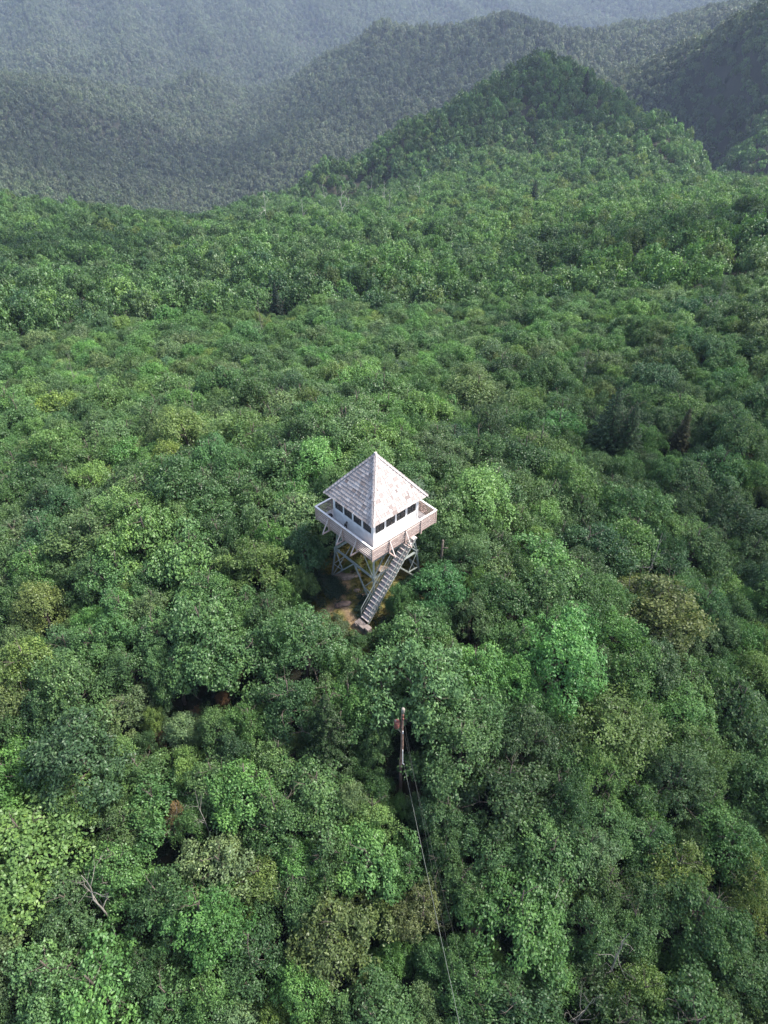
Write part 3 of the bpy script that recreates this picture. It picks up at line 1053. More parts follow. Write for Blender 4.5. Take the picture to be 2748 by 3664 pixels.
PALETTE = [  # name, leaf colour, weight
    ('dark green', (0.062, 0.122, 0.044), 20), ('deep bluish green', (0.060, 0.126, 0.056), 4), ('mid green', (0.086, 0.166, 0.058), 34),
    ('grey-green', (0.108, 0.174, 0.074), 10), ('fresh green', (0.098, 0.200, 0.058), 13), ('light green', (0.128, 0.226, 0.068), 6),
    ('yellow-green', (0.138, 0.200, 0.056), 1.5), ('olive green', (0.100, 0.152, 0.052), 3),
]
PW = np.array([p[2] for p in PALETTE], float); PW /= PW.sum()


def pick_col(rn, patch=0.0):
    w = PW.copy()
    if patch > 0.15: w[[4, 5, 6]] *= 2.6
    if patch < -0.15: w[[0, 1]] *= 2.2
    i = int(rn.choice(len(PALETTE), p=w / w.sum()))
    c = np.array(PALETTE[i][1]) * rn.uniform(0.85, 1.18) * (1 + rn.normal(0, 0.05, 3))
    return i, c


# ------------------------------------------------------------------ things one can find in the canopy
KEYS = []          # points the photograph shows uncovered
for z in (1.0, -0.3, -2, -3, -4.5): KEYS += [tw(s * 2.2, t * 2.2, z) for s, t in ((-1, -1), (1, -1), (-1, 1))]
for f in np.linspace(0.0, 1, 9): KEYS.append(np.array(tw(SU0 + (SU1 - SU0) * f, -3.0, SZ0 + (SZ1 - SZ0) * f + 0.3)))
KEYS += [tw(DK * s, DK * t, z) for s, t in ((-1, -1), (1, -1), (-1, 1), (-1, 0), (0, -1)) for z in (0.9, -0.1)]
KEYS += [tw(-4.1, -3.2, -5.5), tw(-4.35, -2.7, -5.7), tw(-4.2, -3.9, -5.8), tw(-4.4, -3.3, -5.9), tw(-4.9, -3.0, -6.2)]
for f in np.linspace(0.0, 0.82, 8): KEYS.append(np.array([PX, PY - 0.1, PZT - f * 9.0]))
for q in ((760, 1240), (745, 1262), (760, 1296), (728, 1312), (706, 1322), (770, 1332), (815, 1240), (735, 1285), (1428, 0)):
    if q[1]: KEYS.append(at(*q))
_w0, _w1 = np.array(P0), np.array(pxz(994, 2212, -9.6))
for f in np.linspace(0.05, 0.97, 9): KEYS.append(_w0 + (_w1 - _w0) * f - np.array([0, 0, 0.25]))
KEYS = np.array(KEYS)
KD = KEYS - CAM


def blocks(c, rx, rz, slack=1.02):
    """does an ellipsoid at c cover one of the key points for the camera?"""
    s = np.array([1 / rx, 1 / rx, 1 / rz])
    o = (CAM - c) * s; d = KD * s
    t = np.clip(-(d @ o) / np.sum(d * d, 1), 0, 1)
    dist = np.linalg.norm(o + d * t[:, None], axis=1)
    return bool((dist < slack).any())


placed = []        # x, y, r of every crown
LAND = []          # (phrase, x, y) landmarks used in the labels
LAND.append(('the lookout tower', 0.0, 0.0)); LAND.append(('the utility pole', PX, PY))


def add_tree(name, x, y, h, r, crown_me, trunk_me, colr, rz, label, cat, group, zscale=1.0, base=0.35, dead=None, seed=0):
    g = float(ground(x, y))
    t = empty(name, (x, y, g), rz)
    tag(t, label, cat, group)
    c = link('crown', crown_me, t, (0, 0, h * base))
    top = 1.28
    sx = random.uniform(0.92, 1.28)
    c.scale = (r * sx, r * 1.15 / sx, (h * (1 - base)) / top * zscale)
    c.rotation_euler = (random.gauss(0, 0.12), random.gauss(0, 0.12), 0)
    c.color = (*colr, 1)
    k = link('trunk', trunk_me, t)
    k.scale = (h, h, h * 0.86)
    if dead is not None:
        d = link('dead_limb', dead, t, (0.2 * r, -0.25 * r, h * 0.45))
        d.scale = (r * 0.95,) * 3
        d.rotation_euler = (random.uniform(-0.7, 0.5), random.uniform(-0.6, 0.6), random.uniform(0, 6))
    return t


KEYX = []


def add_spruce(px, py_top, h, k, colr, label, dz=None, loc=None, group=None, parts=True):
    if loc is None:
        loc = at(px, py_top, h)[:2]
    x, y = float(loc[0]), float(loc[1])
    g = float(ground(x, y))
    t = empty('spruce', (x, y, g), random.uniform(0, 6))
    tag(t, label, 'conifer', group)
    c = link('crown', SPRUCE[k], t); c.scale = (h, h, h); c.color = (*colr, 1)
    if parts:
        tr = link('trunk', TRUNK[k], t); tr.scale = (h * .8, h * .8, h * 0.98)
    placed.append((x, y, h * 0.25))
    if g + h > -40: KEYX.extend([np.array([x + a * h, y, g + h * f]) for a, f in ((0, 0.96), (0, 0.75), (0, 0.55), (-.12, .55), (.12, .55), (-.18, .4), (.18, .4))])
    return x, y


SPC = (0.026, 0.050, 0.030)
q = add_spruce(1342, 832, 10.5, 1, (0.040, 0.078, 0.036), 'taller dark spruce of the pair standing right of the tower'); LAND.append(('the pair of dark spruces', *q))
q = add_spruce(1378, 872, 9.0, 0, (0.046, 0.084, 0.038), 'shorter spruce of the pair, close behind the taller one')
q = add_spruce(1492, 882, 7.2, 2, (0.060, 0.066, 0.034), 'brownish narrow spruce off to one side of the dark spruce pair'); LAND.append(('the brownish spruce', *q))
q = add_spruce(700, 1503, 7.6, 1, (0.022, 0.044, 0.016), 'dark olive spruce near the utility pole, darkest tree below the tower'); LAND.append(('the dark olive spruce', *q))
FAR_SPRUCE = [(592, 612, 9, 'lone black-green spruce far behind the tower, among round green crowns'),
              (1158, 388, 14, 'tall black spruce alone on the sunlit slope of the far hill'),
              (1150, 448, 8, 'small black spruce just below the tall black one on the sunlit slope'),
              (1214, 470, 10, 'dark narrow spruce lowest of those on the sunlit slope'),
              (948, 248, 15, 'dark spruce standing out on the bright crest of the far hill'),
              (862, 282, 10, 'small dark spruce at the lower end of the bright crest'),
              (985, 252, 10, 'bushy dark spruce just behind the one standing out on the crest'),
              (1270, 150, 13, 'dark pointed spruce right of the hilltop in cloud shadow'),
              (1085, 158, 12, 'dark pointed spruce left of the hilltop in cloud shadow'),
              (1028, 190, 12, 'dark spruce on the crest between the hilltop and its bright flank')]
for i, (px, py, h, lb) in enumerate(FAR_SPRUCE):
    add_spruce(px, py, h, 2 if h < 13 else 0, (0.016, 0.032, 0.022), lb)

# dead trees
SNAGS = []
for _m in DEADB:
    _c = _m.copy(); _c.materials.clear(); _c.materials.append(M_SNAG); SNAGS.append(_c)


def add_dead(px, py, h, k, label, r=1.0, tilt=(0, 0), group=None):
    p = at(px, py, h * 0.9)
    x, y = float(p[0]), float(p[1]); g = float(ground(x, y))
    me = DEADB[k]
    if group:
        me = SNAGS[k]
    o = link('dead_tree', me, None, (x, y, g))
    o.scale = (h * r * 0.62, h * r * 0.62, h)
    o.rotation_euler = (tilt[0], tilt[1], random.uniform(0, 6))
    tag(o, label, 'dead tree', group)
    placed.append((x, y, 0.6))
    KEYX.extend([np.array([x, y, g + h * f]) for f in (0.98, 0.8)])
    return x, y


q = add_dead(1418, 1170, 9.0, 0, 'bare grey dead tree rising behind the yellow-brown tree'); LAND.append(('the bare grey dead tree', *q))
q = add_dead(1370, 1245, 6.0, 1, 'low bare tree with fine grey twigs left of the yellow-brown tree', 1.3)
q = add_dead(190, 1900, 8.5, 2, 'large pale dead tree with many crooked limbs in the lower left', 1.35); LAND.append(('the large pale dead tree', *q))
q = add_dead(405, 835, 8.0, 3, 'small twiggy grey dead tree standing among green crowns behind the tower', 0.9); LAND.append(('the twiggy grey dead tree', *q))
add_dead(148, 775, 8.5, 4, 'forked white snag poking out of a dark gap far left of the tower', 0.9)
add_dead(560, 655, 9, 0, 'pale twiggy dead tree just below the lone black-green spruce', 0.9)
add_dead(470, 648, 8, 1, 'pinkish grey twiggy dead crown on the rounded knoll behind the tower', 1.1)
add_dead(1270, 765, 8, 2, 'grey dead limbs among pale green crowns beyond the spruce pair', 1.1)
add_dead(1555, 615, 9, 3, 'dead tree with spread white limbs near the slope edge on the right', 1.2)
q = add_dead(1350, 2030, 8.5, 4, 'bare dead treetop with brown limbs in the lower right', 1.1); LAND.append(('the brown bare treetop', *q))
add_dead(1262, 2150, 7.5, 1, 'pale forked dead limb at the bottom edge of the forest', 1.1)
add_dead(340, 1808, 7.6, 3, 'thick crooked white dead limb above the dark leaves', 0.9, (0.9, 0.3))
add_dead(424, 1725, 7.8, 2, 'slender white dead top near the thick crooked limb', 0.7)
add_dead(1615, 1370, 7.8, 0, 'white forked dead limb showing between dark green crowns', 1.0, (0.5, 0.6))
add_dead(1290, 1725, 7.6, 4, 'bent grey dead limb hooked over dark crowns', 1.0, (-0.6, 0.7))
for i, (px, py, h) in enumerate(((568, 425, 16), (700, 405, 15), (738, 410, 17), (800, 388, 14), (830, 400, 15), (842, 425, 13), (757, 432, 13), (905, 395, 13), (655, 440, 12), (1050, 262, 11))):
    add_dead(px, py, h, i % 5, 'pale bare snag standing in the shaded notch of the far hillside', 1.3, group='pale snags on the far hillside')

# the broken trunk by the tower
p = at(920, 1195, 0.0)
x, y = tw(3.4, -3.6, 0)[:2]
b = MB(); b.smooth = True
gz = float(ground(x, y))
b.tube([(0, 0, -0.2), (0.02, 0, 1.5), (0.0, 0.02, 3.2), (0.03, 0, 4.9)], [0.13, 0.115, 0.10, 0.085], 9)
b.tube([(0.0, 0, 4.1), (0.2, -0.12, 4.25), (0.42, -0.2, 4.3)], [0.06, 0.05, 0.04], 7)
o = b.build('tree_stump', [M_BARK], None, (float(x), float(y), gz))
tag(o, 'straight brown broken trunk with one stub beside the tower', 'dead trunk')
KEYS = np.concatenate([KEYS, np.array([[x, y, gz + 4.6], [x, y, gz + 3.0]])]); KD = KEYS - CAM

# trees with a look of their own, found by where they stand
SPECIAL = [
    (1440, 1262, 3.1, 7.8, (0.130, 0.164, 0.055), 2, 'yellow-brown tree, the only one of that colour near the middle', 'the yellow-brown tree'),
    (28, 1780, 3.9, 8.0, (0.115, 0.205, 0.058), 3, 'large bright yellow-green tree cut by the edge of the photograph', 'the bright edge tree'),
    (550, 1178, 2.3, 6.0, (0.105, 0.170, 0.048), 1, 'fresh yellow-green tree beside the tower, brighter than all around it', None),
    (1030, 815, 3.4, 8.0, (0.130, 0.195, 0.075), 0, 'pale yellow-green crown standing behind the tower', 'the pale yellow-green crown'),
    (1130, 1950, 3.0, 7.0, (0.080, 0.175, 0.050), 3, 'vivid green tree near the bottom among darker crowns', 'the vivid green tree'),
    (912, 1935, 1.6, 5.5, (0.115, 0.142, 0.055), 7, 'small olive-brown round tree close to the pale cable', 'the olive-brown tree'),
    (720, 1985, 2.5, 6.5, (0.098, 0.138, 0.046), 4, 'olive-brown broad tree at the bottom of the slope', 'the broad olive tree'),
    (1330, 1530, 3.3, 7.5, (0.105, 0.170, 0.048), 1, 'yellow-green lacy tree right of the utility pole', 'the lacy yellow-green tree'),
    (950, 1230, 2.0, 5.5, (0.060, 0.160, 0.055), 3, 'small vivid green tree against the side of the staircase', None),
    (75, 1285, 2.0, 6.0, (0.130, 0.175, 0.055), 6, 'small tree turning yellow at the far side of the clearing', 'the small yellowing tree'),
]
rn = np.random.default_rng(21)
TREES = []   # dict list for individual broadleaf trees
for px, py, r, h, colr, k, lb, lm in SPECIAL:
    p = at(px, py, h * 0.85)
    x, y = float(p[0]), float(p[1])
    if lm: LAND.append((lm, x, y))
    _g = float(ground(x, y)); KEYX.extend([np.array([x + a * r * .5, y, _g + h * f]) for a, f in ((0, .9), (0, .6), (-1, .75), (1, .75), (-1.5, .6), (1.5, .6), (0, .45), (-1, .5), (1, .5))])
    placed.append((x, y, r))
    TREES.append(dict(x=x, y=y, r=r, h=h, c=colr, k=k, label=lb, cat='tree'))

KEYX.extend([at(335, 1492), at(320, 1478), at(345, 1600), at(482, 1508), at(160, 1815)])
KEYS = np.concatenate([KEYS, np.array(KEYX)]); KD = KEYS - CAM
# ------------------------------------------------------------------ the wood: crowns thrown until the canopy is closed
def frame_ok(x, y, z, m=0.0):
    q = project(np.stack([x, y, z], -1))
    return (q[..., 0] > -m * 1659) & (q[..., 0] < 1659 * (1 + m)) & (q[..., 1] < 2212 * (1 + m)) & (q[..., 2] > 0)


cand = []
NC = 44000
cx = RNG.uniform(-95, 95, NC); cy = RNG.uniform(-46, 96, NC)
cg = ground(cx, cy)
ok = frame_ok(cx, cy, cg + 5, 0.16) & (np.hypot(cx - CAM[0], cy - CAM[1]) < 132)
cx, cy, cg = cx[ok], cy[ok], cg[ok]
cm = clear_mask(cx, cy)
auto = []
PA = [list(t) for t in placed]
for i, (x, y, g) in enumerate(zip(cx, cy, cg)):
    late = i / len(cx)
    r = RNG.uniform(1.7, 3.1) if late < 0.4 else RNG.uniform(1.4, 2.4) if late < 0.75 else RNG.uniform(1.0, 1.7)
    A = np.array(PA)
    dd = np.hypot(A[:, 0] - x, A[:, 1] - y)
    if (dd < 0.53 * (A[:, 2] + r)).any(): continue
    if cm[i] > 0.4 or np.hypot(x, y) < 3.6: continue
    h = 1.5 * r + 3.2 + RNG.uniform(-1.0, 1.1)
    bad = True
    for s in (1.0, 0.75, 0.55):
        rr, hh = r * s, h * (0.35 + 0.65 * s)
        ch = hh * 0.65
        if not blocks(np.array([x, y, g + hh - ch * 0.5]), rr * 1.08, ch * 0.56):
            bad = False; break
    if bad: continue
    PA.append([x, y, rr]); auto.append((x, y, g, rr, hh))
auto = np.array(auto)
dist = np.linalg.norm(auto[:, :3] + np.array([0, 0, 4]) - CAM, axis=1)
infr = frame_ok(auto[:, 0], auto[:, 1], auto[:, 2] + auto[:, 4] * 0.7, 0.0)
app = np.where(infr, auto[:, 3] / dist, 0)
order = np.argsort(-app)
NIND = 286
ind = [i for i in order[:NIND] if app[i] > 0]
rest = [i for i in range(len(auto)) if i not in set(ind)]

for i in ind:
    x, y, g, r, h = auto[i]
    patch = float(gnoise(np.array([x / 14 + 3]), np.array([y / 14]))[0])
    ci, colr = pick_col(rn, patch)
    if math.hypot(x, y + 3) < 11 and ci > 4:
        ci = 2; colr = np.array(PALETTE[2][1]) * rn.uniform(0.85, 1.15)
    TREES.append(dict(x=x, y=y, r=r, h=h, c=tuple(colr), k=int(rn.integers(0, 8)), label=None, cat='tree', ci=ci))

# labels: the leaf colour, the size, and how many crowns away from a thing one can find
NUM = ['', 'one', 'two', 'three', 'four', 'five', 'six', 'seven', 'eight', 'nine', 'ten', 'eleven', 'twelve']
UNIT = 4.5


def tree_label(t, lm):
    nm, lx, ly = lm
    a, c = (t['x'] - lx) / UNIT, (t['y'] - ly) / UNIT
    ia, ic = int(round(abs(a))), int(round(abs(c)))
    size = 'small' if t['r'] < 1.6 else 'large' if t['r'] > 2.5 else 'mid-sized'
    s = []
    if ia: s.append(f"{NUM[min(ia, 12)]} crown{'s' if ia > 1 else ''} {'left' if a < 0 else 'right'} of")
    if ic: s.append(f"{NUM[min(ic, 12)]} {'beyond' if c > 0 else 'below'}")
    rel = ' and '.join(s) if s else 'right beside'
    if len(s) == 2: rel = rel.replace(' of and', ' and')
    return f"{size} {PALETTE[t['ci']][0]} tree {rel} {nm}"


used = {t['label'] for t in TREES if t['label']}
for t in TREES:
    if t['label']: continue
    L = sorted(LAND, key=lambda m: math.hypot(m[1] - t['x'], m[2] - t['y']))
    for lm in L:
        s = tree_label(t, lm)
        if s not in used: break
    used.add(s); t['label'] = s

for j, t in enumerate(TREES):
    dead = DEADB[j % 5] if (j % 11 == 3 and t['y'] < 12) else None
    add_tree('broadleaf_tree', t['x'], t['y'], t['h'], t['r'], NEAR[t['k']], TRUNK[j % 4], t['c'], random.uniform(0, 6.28), t['label'], 'tree', 'trees of the summit forest', dead=dead)

# ------------------------------------------------------------------ shrubs round the clearing
SHRUB = [
    (700, 1262, 1.35, 1.9, (0.022, 0.045, 0.027), 'large very dark evergreen shrub between the path and the far tower leg'),
    (672, 1245, 1.0, 1.6, (0.026, 0.052, 0.028), 'dark evergreen shrub behind the large very dark one'),
    (795, 1292, 0.75, 1.1, (0.022, 0.050, 0.032), 'low dark bluish shrub under the lower end of the staircase'),
    (783, 1312, 0.6, 0.9, (0.024, 0.055, 0.035), 'small dark shrub against the wire mesh of the staircase'),
    (845, 1340, 0.6, 1.0, (0.090, 0.150, 0.045), 'light green weedy shrub right of the concrete landing'),
    (770, 1378, 0.9, 1.4, (0.060, 0.125, 0.045), 'green shrub half covering the foot of the concrete landing'),
    (812, 1375, 0.8, 1.3, (0.070, 0.140, 0.045), 'fresh green shrub in front of the concrete pier'),
    (728, 1352, 1.0, 1.5, (0.075, 0.110, 0.050), 'pale grey-green shrub at the lower end of the path'),
    (850, 1368, 0.85, 1.3, (0.140, 0.200, 0.080), 'pale yellowish shrub below the concrete pier'),
    (870, 1300, 0.9, 1.4, (0.035, 0.085, 0.040), 'mid green shrub close under the upper flight of stairs'),
    (885, 1262, 0.9, 1.5, (0.030, 0.075, 0.035), 'green shrub next to the right-hand tower leg'),
    (905, 1245, 0.9, 1.5, (0.028, 0.062, 0.034), 'dark shrub around the foot of the right-hand leg'),
    (640, 1290, 1.1, 1.8, (0.050, 0.100, 0.040), 'broad green shrub on the outer side of the path'),
    (655, 1330, 1.1, 1.7, (0.065, 0.105, 0.045), 'grey-green shrub where the path leaves the clearing'),
    (760, 1222, 0.7, 1.1, (0.120, 0.150, 0.040), 'yellow-green bush behind the long rock ledge'),
    (800, 1222, 0.6, 1.0, (0.110, 0.140, 0.038), 'yellow-green bush behind the broken rock ledge'),
    (866, 1278, 0.5, 0.8, (0.150, 0.160, 0.045), 'small yellowish bush seen just right of the staircase'),
]
for i, (px, py, r, h, c, lb) in enumerate(SHRUB):
    p = at(px, py, h * 0.6)
    add_tree('shrub', float(p[0]), float(p[1]), h, r, NEAR[i % 8], TRUNK[i % 4], c, random.uniform(0, 6), lb, 'shrub', 'shrubs round the clearing', base=0.12)
BROWN = [
    (160, 1805, 0.6, 1.9, (0.120, 0.048, 0.028), 'rust-red dead bush in a dark gap beside the large bright tree'),
    (482, 1500, 0.6, 1.6, (0.190, 0.110, 0.055), 'orange-brown dead bush in a gap below the clearing'),
    (575, 1276, 0.7, 2.2, (0.210, 0.150, 0.055), 'rust-yellow bush at the edge of the clearing under green crowns'),
    (1612, 975, 0.9, 4.0, (0.190, 0.100, 0.040), 'orange-leaved bush on the right slope beyond the spruces'),
    (335, 1585, 0.7, 2.0, (0.190, 0.140, 0.080), 'tan withered bush in the open gap left of the pole'),
    (420, 1530, 0.5, 2.0, (0.220, 0.130, 0.085), 'pinkish withered bush between two dark gaps'),
    (110, 2095, 0.5, 4.2, (0.190, 0.085, 0.030), 'small orange sapling near the lower left corner'),
    (372, 1748, 0.7, 5.5, (0.240, 0.170, 0.080), 'dry tan leaf spray on top of an oak crown'),
    (498, 1418, 0.6, 4.6, (0.300, 0.190, 0.120), 'pale pinkish dry spray at a crown edge below the path'),
]
for i, (px, py, r, h, c, lb) in enumerate(BROWN):
    p = at(px, py, h * 0.8)
    add_tree('withered_bush', float(p[0]), float(p[1]), h, r, NEAR[(i * 3) % 8], TRUNK[i % 4], c, random.uniform(0, 6), lb, 'bush', None, base=0.45 if h > 3 else 0.15)
rock('boulder', on_ground(330, 1480, 0.15), (1.0, 0.6, 0.35), 9, rz=0.4, label='pale pinkish bare rock in the open gap of the forest')
rock('boulder', on_ground(1020, 2018, 0.3), (0.5, 0.4, 0.9), 12, rz=0.4, label='upright pinkish rock showing in a gap near the bottom')

# ------------------------------------------------------------------ grass of the clearing (nobody could count it)
def build_grass():
    rn = np.random.default_rng(77)
    x = rn.uniform(-8, 6, 26000); y = rn.uniform(-8, 7, 26000)
    m = clear_mask(x, y)
    d = np.minimum(seg_dist(x, y, PATH), seg_dist(x, y, PATH2))
    keep = (m > rn.uniform(0.2, 0.9, len(x))) & (d > 0.35 + rn.uniform(0, 0.4, len(x))) & (gnoise(x / 1.1, y / 1.1) > -0.28)
    x, y = x[keep], y[keep]
    z = ground(x, y)
    C = np.stack([x, y, z + 0.10], -1)
    Nn = norm(np.stack([rn.normal(size=len(x)), rn.normal(size=len(x)), rn.normal(0.5, 0.4, len(x))], -1))
    me = leaf_mesh('grass', C, Nn, 0.30, 0.06, rn.normal(0.45, 0.2, len(x)), M_LEAF, rn)
    o = link('grass', me); o.color = (0.165, 0.155, 0.042, 1)
    tag(o, 'yellow-green grass in the clearing round the tower feet', 'grass', None, 'stuff')


build_grass()

# ------------------------------------------------------------------ the forest beyond: one mass
MID = [crown('crown_mid', 500 + i, 190, 11, 0.12, 0.08, M_LEAFI, pads=pa, rc=0.085, tall=ta, pad_r=pr, out=0.62) for i, (pa, ta, pr) in enumerate(((16, 0.72, 0.32), (22, 0.82, 0.29), (12, 0.66, 0.36), (24, 0.78, 0.27)))]
FARM = [crown('crown_far', 600 + i, 110, 5, 0.22, 0.16, M_LEAFI, pads=pa, rc=0.085, tall=ta, pad_r=pr, out=0.95) for i, (pa, ta, pr) in enumerate(((6, 0.95, 0.44), (8, 1.05, 0.40), (5, 0.85, 0.50)))]
NEARI = []
for i in (0, 3, 5, 7):
    m = NEAR[i].copy(); m.materials.clear(); m.materials.append(M_LEAFI); NEARI.append(m)
CONI = [conifer_mesh('needles_far', 700, M_LEAFI, tiers=12, per=9, ln=0.11, wd=0.05, width=0.24)]
PROTO = NEARI + MID + FARM + CONI      # 0-3 near, 4-7 mid, 8-10 far, 11 conifer


def band(D0, D1, s, seed):
    rn = np.random.default_rng(seed)
    X = D1 * 0.66
    gx, gy = np.meshgrid(np.arange(-X, X, s), np.arange(CAM[1] + D0 * 0.75, CAM[1] + D1, s))
    x = gx.ravel() + rn.uniform(-0.42, 0.42, gx.size) * s; y = gy.ravel() + rn.uniform(-0.42, 0.42, gx.size) * s
    D = np.hypot(x - CAM[0], y - CAM[1])
    az = np.abs(np.arctan2(x - CAM[0], y - CAM[1]))
    k = (D >= D0) & (D < D1) & (az < 0.60)
    return x[k], y[k], np.full(k.sum(), s)


bands = [band(132, 240, 4.6, 1), band(240, 380, 5.1, 6), band(380, 560, 5.8, 2), band(560, 1000, 7.4, 3), band(1000, 1700, 9.4, 4), band(1700, 3250, 12.0, 5)]
fx = np.concatenate([b[0] for b in bands]); fy = np.concatenate([b[1] for b in bands]); fs = np.concatenate([b[2] for b in bands])
fz = ground(fx, fy)
# leave out what lies behind the crests, with room to spare
azb = np.linspace(-0.62, 0.62, 420); Db = np.geomspace(60, 3300, 420)
A_, D_ = np.meshgrid(azb, Db, indexing='ij')
gg = ground(CAM[0] + np.sin(A_) * D_, CAM[1] + np.cos(A_) * D_)
slope = (gg + 3.5 - CAM[2]) / D_
hor = np.maximum.accumulate(slope, 1)
fa = np.arctan2(fx - CAM[0], fy - CAM[1]); fD = np.hypot(fx - CAM[0], fy - CAM[1])
ia = np.clip(np.searchsorted(azb, fa), 0, 419); iD = np.clip(np.searchsorted(Db, fD * 0.985) - 1, 0, 419)
vis = (fz + 14 - CAM[2]) / fD > hor[ia, iD] - 0.004
q = project(np.stack([fx, fy, fz + 6], -1))
vis &= (q[:, 0] > -170) & (q[:, 0] < 1830) & (q[:, 1] > -260)
fx, fy, fz, fs, fD = fx[vis], fy[vis], fz[vis], fs[vis], fD[vis]
nf = len(fx)
rn = np.random.default_rng(99)
proto = np.where(fD < 300, rn.integers(4, 8, nf), rn.integers(8, 11, nf))
proto = np.where((fD >= 300) & (fD < 480 + rn.uniform(-90, 90, nf)), rn.integers(4, 8, nf), proto)
_k = sstep(240, 620, fD)
rad = fs * ((1 - _k) * (0.44 + 0.40 * rn.random(nf) ** 1.6) + _k * (0.41 + 0.21 * rn.random(nf)))
hh = rad * rn.uniform(1.25, 1.9, nf)
base = fz + 5.2 - hh * 0.55 + rn.uniform(-2.0, 2.6, nf) * np.where(fD < 300, 0.8, 1.0)
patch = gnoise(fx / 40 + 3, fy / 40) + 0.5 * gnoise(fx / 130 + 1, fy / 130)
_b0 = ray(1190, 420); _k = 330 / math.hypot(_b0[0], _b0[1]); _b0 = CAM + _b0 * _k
patch = patch + 0.8 * np.exp(-((fx - _b0[0]) ** 2 + (fy - _b0[1]) ** 2) / (2 * 62.0 ** 2))  # lighter leaf colours favoured here, standing in for sunlight on the slope
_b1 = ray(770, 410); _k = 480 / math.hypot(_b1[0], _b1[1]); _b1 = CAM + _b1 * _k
patch = patch - 1.2 * np.exp(-((fx - _b1[0]) ** 2 + (fy - _b1[1]) ** 2) / (2 * 48.0 ** 2))  # darker leaf colours favoured here, putting the notch's shade into the trees
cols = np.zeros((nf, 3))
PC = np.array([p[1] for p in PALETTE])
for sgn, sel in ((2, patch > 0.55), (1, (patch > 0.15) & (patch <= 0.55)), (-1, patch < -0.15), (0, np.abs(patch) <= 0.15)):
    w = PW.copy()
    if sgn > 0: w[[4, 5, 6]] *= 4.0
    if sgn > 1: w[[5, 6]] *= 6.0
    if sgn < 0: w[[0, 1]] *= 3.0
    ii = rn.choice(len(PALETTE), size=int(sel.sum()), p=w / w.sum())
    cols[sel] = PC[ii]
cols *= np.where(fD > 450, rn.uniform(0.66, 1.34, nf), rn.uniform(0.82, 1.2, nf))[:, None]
far_k = sstep(500, 900, fD)[:, None] * 0.68          # greyness of haze and cloud shade mixed into distant leaf colours
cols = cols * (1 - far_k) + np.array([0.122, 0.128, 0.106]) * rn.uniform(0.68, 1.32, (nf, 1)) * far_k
# dark spruces along the upper crests
cre = (fD > 600) & (rn.random(nf) < 0.05) & (gnoise(fx / 60, fy / 60) > 0.05)
cre |= (fD > 900) & (fD < 1700) & (rn.random(nf) < 0.22) & (fz > -112)
proto = np.where(cre, 11, proto)
cols[cre] = np.array([0.020, 0.038, 0.026])
rad = np.where(cre, rad * 2.1, rad); hh = np.where(cre, rad * 1.0, hh); base = np.where(cre, fz + 0.5, base)
# what is left of the near crowns
rx = auto[rest]
rn2 = np.random.default_rng(5)
rp = rn2.integers(0, 4, len(rx))
rc_ = np.array([pick_col(rn2, float(gnoise(np.array([t[0] / 14 + 3]), np.array([t[1] / 14]))[0]))[1] for t in rx]).reshape(-1, 3)
fx = np.concatenate([fx, rx[:, 0]]); fy = np.concatenate([fy, rx[:, 1]])
base = np.concatenate([base, rx[:, 2] + rx[:, 4] * 0.35]); rad = np.concatenate([rad, rx[:, 3]]); hh = np.concatenate([hh, rx[:, 4] * 0.65 / 1.28])
proto = np.concatenate([proto, rp]); cols = np.concatenate([cols, rc_])
print('individual trees', len(TREES), 'forest crowns', len(fx))


